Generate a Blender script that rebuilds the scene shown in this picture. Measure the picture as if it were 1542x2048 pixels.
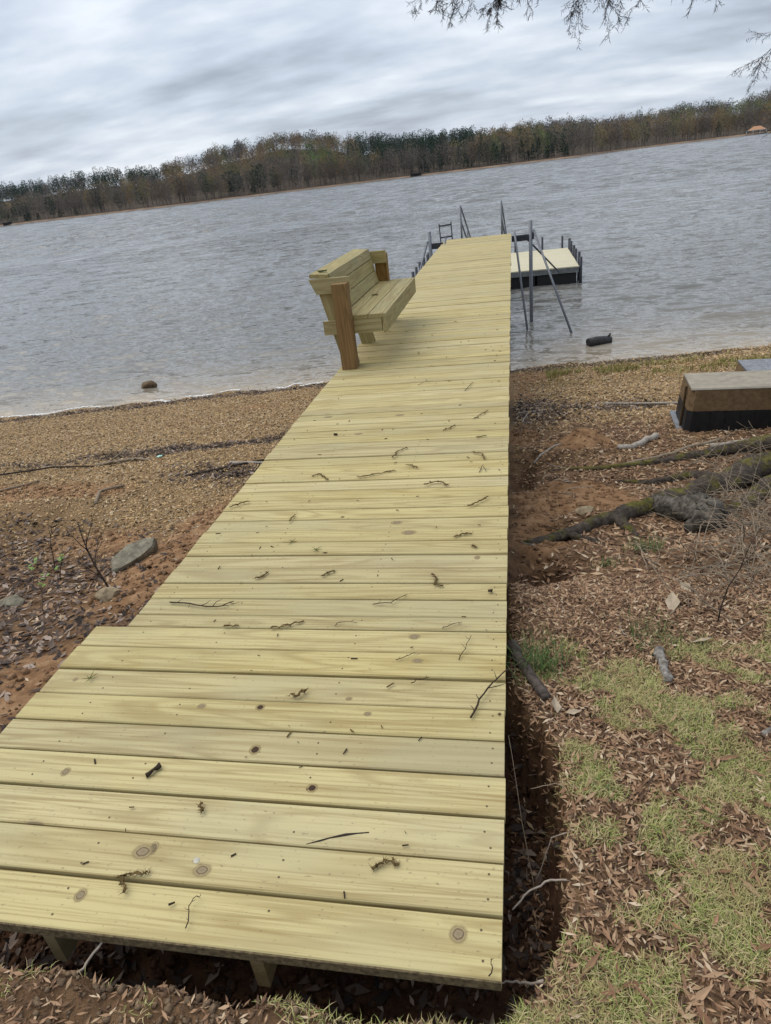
import bpy, math, random
import numpy as np
from mathutils import Vector, Matrix, Quaternion

# ================================================================= camera, sky, sun, exposure
scene = bpy.context.scene
for o in list(bpy.data.objects):
    bpy.data.objects.remove(o, do_unlink=True)
COL = scene.collection
rad = math.radians

PITCH, ROLL, YAW = 0.46804571, 0.12230107, -0.22307622
cam_d = bpy.data.cameras.new('camera')
cam = bpy.data.objects.new('camera', cam_d); COL.objects.link(cam)
fw = Vector((math.sin(YAW) * math.cos(PITCH), math.cos(YAW) * math.cos(PITCH), -math.sin(PITCH)))
rt = Vector((math.cos(YAW), -math.sin(YAW), 0)); upv = rt.cross(fw)
Rv = rt * math.cos(ROLL) - upv * math.sin(ROLL); Uv = upv * math.cos(ROLL) + rt * math.sin(ROLL)
cam.matrix_world = Matrix(((Rv.x, Uv.x, -fw.x, .061938), (Rv.y, Uv.y, -fw.y, 0), (Rv.z, Uv.z, -fw.z, 1.727154), (0, 0, 0, 1)))
cam_d.sensor_fit = 'HORIZONTAL'; cam_d.sensor_width = 36; cam_d.lens = 36 * 1327.115 / 1542
cam_d.clip_start = .05; cam_d.clip_end = 9000
scene.camera = cam

SUN_EL, SUN_AZ = rad(60), rad(-72)      # azimuth measured from +Y towards +X: high on the left, behind the cloud
world = bpy.data.worlds.new('World'); scene.world = world; world.use_nodes = True
wn = world.node_tree; wn.nodes.clear()
def N(nt, typ, **kw):
    n = nt.nodes.new(typ)
    for k, v in kw.items():
        setattr(n, k, v)
    return n
def setin(n, **kw):
    for k, v in kw.items():
        n.inputs[k.replace('_', ' ')].default_value = v
out = N(wn, 'ShaderNodeOutputWorld')
sky = N(wn, 'ShaderNodeTexSky', sky_type='NISHITA', sun_disc=False, sun_elevation=SUN_EL, sun_rotation=SUN_AZ)
sky.air_density = 1.2; sky.dust_density = 2.0
bg1 = N(wn, 'ShaderNodeBackground'); bg1.inputs[1].default_value = .10
wn.links.new(sky.outputs[0], bg1.inputs[0])
# overcast: a cloud deck seen from below (direction projected on a flat layer overhead)
tc = N(wn, 'ShaderNodeTexCoord'); sx = N(wn, 'ShaderNodeSeparateXYZ'); wn.links.new(tc.outputs['Generated'], sx.inputs[0])
def wmath(op, a, b=None):
    n = N(wn, 'ShaderNodeMath', operation=op)
    for i, v in enumerate((a, b)):
        if v is None: continue
        if isinstance(v, (int, float)): n.inputs[i].default_value = v
        else: wn.links.new(v, n.inputs[i])
    return n.outputs[0]
zz = wmath('ADD', wmath('MAXIMUM', sx.outputs['Z'], 0.0), .20)
cx_ = wmath('DIVIDE', sx.outputs['X'], zz); cy_ = wmath('DIVIDE', sx.outputs['Y'], zz)
cv = N(wn, 'ShaderNodeCombineXYZ'); wn.links.new(cx_, cv.inputs[0]); wn.links.new(cy_, cv.inputs[1])
mp = N(wn, 'ShaderNodeMapping'); mp.inputs['Rotation'].default_value = (0, 0, rad(14)); mp.inputs['Scale'].default_value = (.75, 1.25, 1)
mp.inputs['Location'].default_value = (3.3, 1.9, 0)
wn.links.new(cv.outputs[0], mp.inputs[0])
n1 = N(wn, 'ShaderNodeTexNoise'); setin(n1, Scale=.95, Detail=6.0, Roughness=.5, Distortion=.0); wn.links.new(mp.outputs[0], n1.inputs['Vector'])
n2 = N(wn, 'ShaderNodeTexNoise'); setin(n2, Scale=3.2, Detail=8.0, Roughness=.52, Distortion=.0); wn.links.new(mp.outputs[0], n2.inputs['Vector'])
mixv = wmath('ADD', wmath('MULTIPLY', n1.outputs[0], .62), wmath('MULTIPLY', n2.outputs[0], .38))
cr = N(wn, 'ShaderNodeValToRGB'); wn.links.new(mixv, cr.inputs[0])
e = cr.color_ramp.elements
e[0].position = .36; e[0].color = (.35, .395, .475, 1); e[1].position = .63; e[1].color = (.84, .885, .95, 1)
m_ = e.new(.5); m_.color = (.565, .635, .745, 1)
bg2 = N(wn, 'ShaderNodeBackground'); bg2.inputs[1].default_value = .75
wn.links.new(cr.outputs[0], bg2.inputs[0])
wmx = N(wn, 'ShaderNodeMixShader'); wmx.inputs[0].default_value = .90
wn.links.new(bg1.outputs[0], wmx.inputs[1]); wn.links.new(bg2.outputs[0], wmx.inputs[2]); wn.links.new(wmx.outputs[0], out.inputs[0])

sun_d = bpy.data.lights.new('sun', 'SUN'); sun_d.energy = 1.5; sun_d.angle = rad(65); sun_d.color = (1, .95, .87)
sun = bpy.data.objects.new('sun', sun_d); COL.objects.link(sun)
sdir = Vector((math.sin(SUN_AZ) * math.cos(SUN_EL), math.cos(SUN_AZ) * math.cos(SUN_EL), math.sin(SUN_EL)))
sun.rotation_euler = (-sdir).to_track_quat('-Z', 'Y').to_euler(); sun.location = (0, 0, 60)

vs = scene.view_settings
vs.view_transform = 'Standard'; vs.look = 'None'; vs.gamma = 1.0; vs.exposure = 0.58; vs.use_curve_mapping = False

rng = np.random.default_rng(11); random.seed(11)

# ================================================================= helpers
def link(o, parent=None):
    COL.objects.link(o)
    if parent is not None: o.parent = parent
    return o
def tag(o, label=None, cat=None, group=None, kind=None):
    if label: o['label'] = label
    if cat: o['category'] = cat
    if group: o['group'] = group
    if kind: o['kind'] = kind
    return o
def thing(name, loc, label, cat, group=None, rz=0):
    o = bpy.data.objects.new(name, None); o.empty_display_size = .1
    o.location = loc; o.rotation_euler = (0, 0, rz); link(o)
    return tag(o, label, cat, group)
class MB:
    """collects vertices and faces for one mesh"""
    def __init__(self): self.v = []; self.f = []; self.n = 0
    def add(self, V, Fc):
        b = self.n; self.v.extend([tuple(p) for p in V]); self.f.extend([tuple(i + b for i in q) for q in Fc]); self.n += len(V)
    def box(self, x0, x1, y0, y1, z0, z1, M=None, ch=0):
        if ch:
            V = []; 
            for x, sx_ in ((x0, 1), (x1, -1)):
                for (y, sy), (z, sz) in (((y0, 1), (z0, 1)), ((y1, -1), (z0, 1)), ((y1, -1), (z1, -1)), ((y0, 1), (z1, -1))):
                    if (sy, sz) in ((1, 1), (-1, -1)): V += [(x, y, z + sz * ch), (x, y + sy * ch, z)]
                    else: V += [(x, y + sy * ch, z), (x, y, z + sz * ch)]
            Fc = [tuple(range(7, -1, -1)), tuple(range(8, 16))] + [(i, (i + 1) % 8, 8 + (i + 1) % 8, 8 + i) for i in range(8)]
        else:
            V = [(x, y, z) for x in (x0, x1) for y in (y0, y1) for z in (z0, z1)]
            Fc = [(0, 1, 3, 2), (4, 6, 7, 5), (0, 4, 5, 1), (2, 3, 7, 6), (0, 2, 6, 4), (1, 5, 7, 3)]
        if M is not None: V = [tuple(M @ Vector(p)) for p in V]
        self.add(V, Fc)
    def tube(self, pts, rads, n=8, cap=True, jit=0, rnd=random):
        pts = [Vector(p) for p in pts]
        if isinstance(rads, (int, float)): rads = [rads] * len(pts)
        V = []; prev = None
        for i, p in enumerate(pts):
            d = (pts[min(i + 1, len(pts) - 1)] - pts[max(i - 1, 0)])
            d = d.normalized() if d.length > 1e-9 else Vector((0, 0, 1))
            if prev is None: prev = d.orthogonal().normalized()
            a = (prev - d * prev.dot(d)); a = a.normalized() if a.length > 1e-6 else d.orthogonal().normalized()
            b = d.cross(a); prev = a
            for k in range(n):
                t = 2 * math.pi * k / n; r = rads[i] * (1 + (rnd.uniform(-jit, jit) if jit else 0))
                V.append(p + a * (r * math.cos(t)) + b * (r * math.sin(t)))
        Fc = [(i * n + k, i * n + (k + 1) % n, (i + 1) * n + (k + 1) % n, (i + 1) * n + k) for i in range(len(pts) - 1) for k in range(n)]
        if cap and n > 2:
            Fc.append(tuple(range(n - 1, -1, -1))); Fc.append(tuple((len(pts) - 1) * n + k for k in range(n)))
        self.add(V, Fc)
    def mesh(self, name, mat=None, smooth=False):
        me = bpy.data.meshes.new(name); me.from_pydata(self.v, [], self.f)
        if smooth: me.polygons.foreach_set('use_smooth', [True] * len(me.polygons))
        if mat: me.materials.append(mat)
        me.update(); return me
    def build(self, name, mat=None, parent=None, smooth=False, loc=None):
        o = bpy.data.objects.new(name, self.mesh(name, mat, smooth))
        if loc: o.location = loc
        return link(o, parent)
def np_mesh(name, V, Fc, mat, smooth=False, attrs=None):
    """V (n,3), Fc (m,3 or 4) numpy"""
    me = bpy.data.meshes.new(name); V = np.asarray(V, np.float32); Fc = np.asarray(Fc, np.int32); k = Fc.shape[1]
    me.vertices.add(len(V)); me.vertices.foreach_set('co', V.ravel())
    me.loops.add(Fc.size); me.loops.foreach_set('vertex_index', Fc.ravel())
    me.polygons.add(len(Fc)); me.polygons.foreach_set('loop_start', np.arange(0, Fc.size, k, dtype=np.int32))
    try: me.polygons.foreach_set('loop_total', np.full(len(Fc), k, np.int32))
    except Exception: pass
    if smooth: me.polygons.foreach_set('use_smooth', np.ones(len(Fc), bool))
    for an, (typ, arr) in (attrs or {}).items():
        a = me.attributes.new(an, typ, 'POINT')
        a.data.foreach_set('color' if typ == 'FLOAT_COLOR' else 'value', np.asarray(arr, np.float32).ravel())
    me.update(calc_edges=True); me.materials.append(mat)
    return me
def np_obj(name, V, Fc, mat, parent=None, smooth=False, attrs=None):
    return link(bpy.data.objects.new(name, np_mesh(name, V, Fc, mat, smooth, attrs)), parent)
def scatter(tmplV, tmplF, P, S, ang, tilt, name=None, jitter=0, rot3=False):
    """many copies of a small template: P (n,3), S (n,3), ang z-rotation, tilt (n,2) -> merged V, F"""
    n = len(P); T = np.asarray(tmplV, float)
    V = np.repeat(T[None], n, 0) * S[:, None, :]
    if jitter: V = V * (1 + rng.uniform(-jitter, jitter, V.shape))
    tx, ty = tilt[:, 0:1], tilt[:, 1:2]
    y = V[..., 1] * np.cos(tx) - V[..., 2] * np.sin(tx); z = V[..., 1] * np.sin(tx) + V[..., 2] * np.cos(tx); x = V[..., 0]
    x2 = x * np.cos(ty) + z * np.sin(ty); z2 = -x * np.sin(ty) + z * np.cos(ty)
    c, s = np.cos(ang)[:, None], np.sin(ang)[:, None]
    X = x2 * c - y * s; Y = x2 * s + y * c
    V = np.stack([X, Y, z2], -1) + P[:, None, :]
    F_ = (np.asarray(tmplF)[None] + (np.arange(n) * len(T))[:, None, None]).reshape(-1, len(tmplF[0]))
    return V.reshape(-1, 3), F_

# ---------------------------------------------------------------- materials
class Mat:
    def __init__(self, name, rough=.8, spec=.3):
        self.m = bpy.data.materials.new(name); self.m.use_nodes = True; self.t = self.m.node_tree
        self.b = self.t.nodes['Principled BSDF']; self.b.inputs['Roughness'].default_value = rough
        self.b.inputs['Specular IOR Level'].default_value = spec
    def n(self, typ, **kw): return N(self.t, typ, **kw)
    def l(self, a, b): self.t.links.new(a, b)
    def put(self, sock, v):
        if isinstance(v, bpy.types.NodeSocket): self.l(v, sock)
        else: sock.default_value = v
    def math(self, op, a, b=0.0, c=None, clamp=False):
        n = self.n('ShaderNodeMath', operation=op, use_clamp=clamp); self.put(n.inputs[0], a); self.put(n.inputs[1], b)
        if c is not None: self.put(n.inputs[2], c)
        return n.outputs[0]
    def mix(self, f, a, b, blend='MIX'):
        n = self.n('ShaderNodeMix', data_type='RGBA', blend_type=blend); self.put(n.inputs[0], f)
        self.put(n.inputs[6], a if not isinstance(a, tuple) else (*a, 1)); self.put(n.inputs[7], b if not isinstance(b, tuple) else (*b, 1))
        return n.outputs[2]
    def coord(self, which='Object', scale=(1, 1, 1), rot=(0, 0, 0), off=None):
        tc = self.n('ShaderNodeTexCoord'); o = tc.outputs[which]
        if off is not None:
            a = self.n('ShaderNodeVectorMath', operation='ADD'); self.l(o, a.inputs[0]); self.l(off, a.inputs[1]); o = a.outputs[0]
        mp = self.n('ShaderNodeMapping'); mp.inputs['Scale'].default_value = scale; mp.inputs['Rotation'].default_value = rot
        self.l(o, mp.inputs[0]); return mp.outputs[0]
    def noise(self, vec, scale=1, detail=4, rough=.55, dist=0):
        n = self.n('ShaderNodeTexNoise'); self.l(vec, n.inputs['Vector']); setin(n, Scale=float(scale), Detail=float(detail), Roughness=rough, Distortion=float(dist))
        return n.outputs[0]
    def ramp(self, v, stops):
        n = self.n('ShaderNodeValToRGB'); self.l(v, n.inputs[0]); e = n.color_ramp.elements
        e[0].position, e[0].color = stops[0][0], (*stops[0][1], 1); e[1].position, e[1].color = stops[-1][0], (*stops[-1][1], 1)
        for p, c in stops[1:-1]:
            q = e.new(p); q.color = (*c, 1)
        return n.outputs[0]
    def smooth(self, v, a, b):
        n = self.n('ShaderNodeMapRange', interpolation_type='SMOOTHSTEP'); self.put(n.inputs[0], v)
        n.inputs[1].default_value = a; n.inputs[2].default_value = b; return n.outputs[0]
    def attr(self, name, out='Fac'):
        n = self.n('ShaderNodeAttribute', attribute_name=name); return n.outputs[out]
    def rand(self): return self.n('ShaderNodeObjectInfo').outputs['Random']
    def island(self): return self.n('ShaderNodeNewGeometry').outputs['Random Per Island']
    def color(self, c): self.put(self.b.inputs['Base Color'], c if not isinstance(c, tuple) else (*c, 1)); return self
    def bump(self, h, strength=.4, dist=.01):
        n = self.n('ShaderNodeBump'); n.inputs['Strength'].default_value = strength; n.inputs['Distance'].default_value = dist
        self.l(h, n.inputs['Height']); self.l(n.outputs[0], self.b.inputs['Normal']); return self
    def vary(self, col, amount, seedsock):
        """value variation about 1 by amount, from a 0..1 socket"""
        hsv = self.n('ShaderNodeHueSaturation'); self.put(hsv.inputs['Color'], col)
        self.l(self.math('MULTIPLY_ADD', seedsock, 2 * amount, 1 - amount), hsv.inputs['Value']); return hsv.outputs[0]

def wood_mat(name, light, dark, tint, knots=True, vary=.05, dirt=.0):
    M = Mat(name, .72, .25)
    r = M.rand(); off = M.n('ShaderNodeCombineXYZ')
    M.l(M.math('MULTIPLY', r, 91.0), off.inputs[0]); M.l(M.math('MULTIPLY', r, 37.0), off.inputs[1]); M.l(M.math('MULTIPLY', r, 53.0), off.inputs[2])
    c1 = M.coord('Object', (1.0, 60, 60), off=off.outputs[0]); c2 = M.coord('Object', (.55, 7.5, 7.5), off=off.outputs[0])
    c3 = M.coord('Object', (1.5, 2.5, 2.5), off=off.outputs[0]); c4 = M.coord('Object', (1.9, 6.2, 6.2), off=off.outputs[0])
    g1 = M.noise(c1, 1.6, 6, .6); g2 = M.noise(c2, 1.0, 2.5, .5, .6); lo = M.noise(c3, 1.2, 4, .55)
    rings = M.math('SINE', M.math('MULTIPLY', g2, 52.0)); rings = M.math('MULTIPLY_ADD', rings, .5, .5)
    rings = M.math('POWER', rings, 2.2)
    col = M.mix(M.math('MULTIPLY', rings, M.math('MULTIPLY_ADD', lo, .9, .12)), light, dark)
    col = M.mix(M.math('MULTIPLY', M.smooth(g1, .44, .68), .75), col, dark)
    col = M.mix(M.math('MULTIPLY', M.smooth(lo, .45, .68), .6), col, tint)
    if knots:
        vo = M.n('ShaderNodeTexVoronoi', feature='F1'); M.l(c4, vo.inputs['Vector']); vo.inputs['Scale'].default_value = 1.0
        wob = M.math('ADD', vo.outputs['Distance'], M.math('MULTIPLY', g1, .06))
        sp = M.n('ShaderNodeSeparateColor'); M.l(vo.outputs['Color'], sp.inputs[0])
        on = M.math('GREATER_THAN', sp.outputs[0], .70)
        halo = M.math('MULTIPLY', M.smooth(wob, .30, .06), on); core = M.math('MULTIPLY', M.smooth(wob, .115, .07), on)
        col = M.mix(M.math('MULTIPLY', halo, .45), col, dark)
        col = M.mix(M.math('MULTIPLY', core, .8), col, (.20, .155, .095))
    sc = M.coord('Object', (55, 110, 110), off=off.outputs[0]); spk = M.noise(sc, 1.0, 2, .5)
    col = M.mix(M.math('MULTIPLY', M.smooth(spk, .64, .76), .55), col, (.16, .12, .07))
    st_ = M.noise(M.coord('Object', (4.5, 9, 9), off=off.outputs[0]), 1.0, 6, .7)
    col = M.mix(M.math('MULTIPLY', M.smooth(st_, .56, .78), .40), col, dark)
    spk2 = M.noise(M.coord('Object', (150, 210, 210), off=off.outputs[0]), 1.0, 1, .5)
    col = M.mix(M.math('MULTIPLY', M.smooth(spk2, .74, .80), .6), col, (.10, .075, .045))
    col = M.vary(col, vary, r)
    hs = M.n('ShaderNodeHueSaturation'); M.l(col, hs.inputs['Color'])
    M.l(M.math('MULTIPLY_ADD', M.math('FRACT', M.math('MULTIPLY', r, 17.3)), .14, .96), hs.inputs['Saturation'])
    M.color(hs.outputs[0]); M.bump(M.math('ADD', M.math('MULTIPLY', rings, .4), g1), .22, .002)
    return M.m
DECKW = wood_mat('treated_pine_decking', (.51, .435, .222), (.29, .215, .092), (.435, .385, .215), vary=.09)
BENCHW = wood_mat('treated_pine_bench', (.39, .33, .16), (.22, .16, .065), (.32, .30, .15))
POSTW = wood_mat('orange_pine_post', (.235, .14, .05), (.10, .054, .017), (.22, .14, .052), knots=False)
JOISTW = wood_mat('treated_pine_framing', (.36, .28, .15), (.24, .17, .08), (.28, .25, .13))
OLDW = wood_mat('weathered_float_decking', (.60, .555, .40), (.47, .42, .28), (.55, .52, .38))

def simple(name, c, rough=.8, spec=.3, var=.25, scale=14, bump=.3, dist=.01, c2=None, which='Object', metal=0):
    M = Mat(name, rough, spec); v = M.coord(which)
    n = M.noise(v, scale, 6, .6)
    c2 = c2 or tuple(k * (1 - var * 1.6) for k in c)
    M.color(M.ramp(n, [(.32, c2), (.68, c)])); M.bump(n, bump, dist); M.b.inputs['Metallic'].default_value = metal
    return M.m
STEEL = simple('galvanised_pipe', (.20, .215, .24), .55, .4, .25, 30, .1, .002, metal=.25)
DARKSTEEL = simple('dark_painted_steel', (.035, .04, .05), .5, .4, .3, 25, .1, .002)
BLACKPL = simple('black_float_plastic', (.012, .012, .013), .5, .4, .4, 12, .1, .004)
# ---------------------------------------------------------------- terrain height (deck top is z = 0, lake at WZ)
WZ = -2.1
def _hash(ix, iy, s):
    n = np.sin(ix * 127.1 + iy * 311.7 + s * 74.7) * 43758.5453
    return n - np.floor(n)
def vnoise(x, y, s=0.0):
    x = np.asarray(x, float); y = np.asarray(y, float)
    ix = np.floor(x); iy = np.floor(y); fx = x - ix; fy = y - iy
    fx = fx * fx * (3 - 2 * fx); fy = fy * fy * (3 - 2 * fy)
    a = _hash(ix, iy, s); b = _hash(ix + 1, iy, s); c = _hash(ix, iy + 1, s); d = _hash(ix + 1, iy + 1, s)
    return (a * (1 - fx) + b * fx) * (1 - fy) + (c * (1 - fx) + d * fx) * fy
def fbm(x, y, s=0.0, o=4):
    r = 0; a = .5; t = 0
    for k in range(o):
        r = r + a * vnoise(np.asarray(x) * 2 ** k, np.asarray(y) * 2 ** k, s + k * 7.3); t += a; a *= .5
    return r / t
def sst(a, b, x):
    t = np.clip((np.asarray(x, float) - a) / (b - a), 0, 1); return t * t * (3 - 2 * t)
def yw(x):
    return np.interp(x, [-60, -10.9, -3.9, 0, 5, 60], [4, 12.1, 13.5, 13.6, 14.2, 17])
PY_R = [-80, -20, -5, 0, .8, 2, 2.8, 3.4, 4, 5, 6, 7, 9, 11, 13.6, 16, 20, 30, 60]
PZ_R = [3, 1.0, .12, -.02, -.06, -.12, -.22, -.42, -.62, -.86, -1.0, -1.09, -1.42, -1.76, -2.1, -2.38, -2.9, -4, -6]
PY_L = [-80, -20, -5, 0, .78, 1.1, 2, 3, 4, 5, 6, 7, 9, 11, 13.6, 16, 20, 30, 60]
PZ_L = [3, 1.0, .12, -.02, -.08, -.2, -.48, -.76, -.95, -1.08, -1.18, -1.28, -1.54, -1.82, -2.1, -2.38, -2.9, -4, -6]
def bump(x, y, cx, cy, rx, ry, h):
    return h * np.exp(-((x - cx) / rx) ** 2 - ((y - cy) / ry) ** 2)
def trench(x, y):
    """1 inside the trench dug round the landward end of the walkway"""
    n = (fbm(x * 6, y * 6, 3.1, 3) - .5) * .12
    lip = np.interp(y, [.78, .95, 1.1, 1.45, 1.75, 1.95, 2.15, 2.6], [-.05, .09, .15, .185, .13, .06, .0, -.05])
    a = sst(lip + n * .6 + .025, lip + n * .6 - .03, x)
    b = sst(.815 + n * .6, .875 + n * .6, y) * sst(2.15, 1.8, y)
    c = sst(-2.6, -2.1, x)
    return a * b * c
def gz(x, y):
    x = np.asarray(x, float); y = np.asarray(y, float)
    yy = y + (13.6 - yw(x)) * sst(4, 12.5, y)
    zr = np.interp(yy, PY_R, PZ_R); zl = np.interp(yy, PY_L, PZ_L)
    k = sst(-2.4, -.3, x)
    z = zl * (1 - k) + zr * k
    near = sst(13.4, 11.5, yy)
    z = z + near * ((fbm(x * .9, y * .9, 1.3, 4) - .5) * .13 + (fbm(x * 7, y * 7, 5.7, 3) - .5) * (.03 + .05 * np.exp(-((x - .15) / .45) ** 2) * sst(2.4, 3.2, y) + .05 * np.exp(-((x + 2.2) / .5) ** 2)))
    z = z + (1 - near) * (fbm(x * 1.3, y * 1.3, 9.1, 3) - .5) * .07
    z = z + bump(x, y, -5.1, 5.6, .75, .45, .15) + bump(x, y, .55, 5.0, .5, .5, .06) + bump(x, y, -2.75, 4.6, .35, 1.0, .1)
    z = z + bump(x, y, .75, 6.9, .22, .16, .16) + bump(x, y, .35, 6.6, .5, .25, .08)
    z = z - bump(x, y, .15, 3.45, .23, .27, .3) - bump(x, y, .1, 6.0, .14, .3, .2) - bump(x, y, .3, 4.3, .2, .15, .05)
    z = z + bump(x, y, 1.5, 3.6, .5, .6, .12)
    t = trench(x, y)
    fl = np.minimum(z, -.50 + (fbm(x * 5, y * 5, 2.2, 3) - .5) * .16)
    z = z * (1 - t) + fl * t
    # kept clear of the walkway's underside
    under = sst(-1.92, -1.78, x) * sst(.01, -.06, x) * sst(.8, 1.0, y)
    z = z * (1 - under) + np.minimum(z, -.38) * under
    return z
# ---- measured positions (metres)
KNOTS_T = [
  (-1.145, 1.750, 0.0172, 0.0139, 0.1, 'KN_G'),
  (-0.909, 1.783, 0.0171, 0.0173, 0.1, 'KN_D'),
  (-0.492, 1.746, 0.0145, 0.0115, 0.1, 'KN_G'),
  (-0.020, 1.779, 0.0071, 0.0096, 0, 'KN_D'),
  (-0.857, 1.554, 0.0192, 0.0222, 0.1, 'KN_D'),
  (-1.508, 1.410, 0.0157, 0.0190, 0.1, 'KN_G'),
  (-0.610, 1.410, 0.0177, 0.0176, 0.1, 'KN_D'),
  (-1.068, 1.142, 0.0301, 0.0246, 0.1, 'KN_G'),
  (-1.040, 1.181, 0.0137, 0.0222, 0.1, 'KN_G'),
  (-1.190, 0.999, 0.0171, 0.0208, 0.1, 'KN_G'),
  (-0.111, 1.011, 0.0217, 0.0232, 0.1, 'KN_G'),
  (-0.858, 1.070, 0.0257, 0.0207, 0.1, 'KN_G'),
  (-0.940, 3.286, 0.0116, 0.0105, 0, 'KN_D'),
  (-0.610, 3.208, 0.0307, 0.0203, 0.1, 'KN_G'),
  (-0.522, 3.103, 0.0379, 0.0246, 0.1, 'KN_G'),
  (-0.941, 2.879, 0.0157, 0.0095, 0, 'KN_D'),
  (-0.861, 5.020, 0.0361, 0.0219, 0.1, 'KN_G'),
  (-1.471, 5.059, 0.0372, 0.0225, 0.1, 'KN_G'),
  (-1.123, 4.629, 0.0304, 0.0207, 0.1, 'KN_G'),
  (-0.146, 2.857, 0.0150, 0.0181, 0, 'KN_G'),
  (-0.379, 2.218, 0.0232, 0.0192, 0.1, 'KN_G'),
  (-0.346, 2.041, 0.0218, 0.0144, 0.1, 'KN_G'),
  (-0.792, 1.827, 0.0096, 0.0104, 0, 'KN_G'),
  (-1.772, 1.877, 0.0105, 0.0114, 0, 'KN_G'),
  (-0.580, 1.805, 0.0131, 0.0102, 0.1, 'KN_G'),
]
SPLIT = [(-0.575, 1.214), (-0.536, 1.229), (-0.508, 1.241), (-0.465, 1.255), (-0.429, 1.263), (-0.395, 1.269)]
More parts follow.
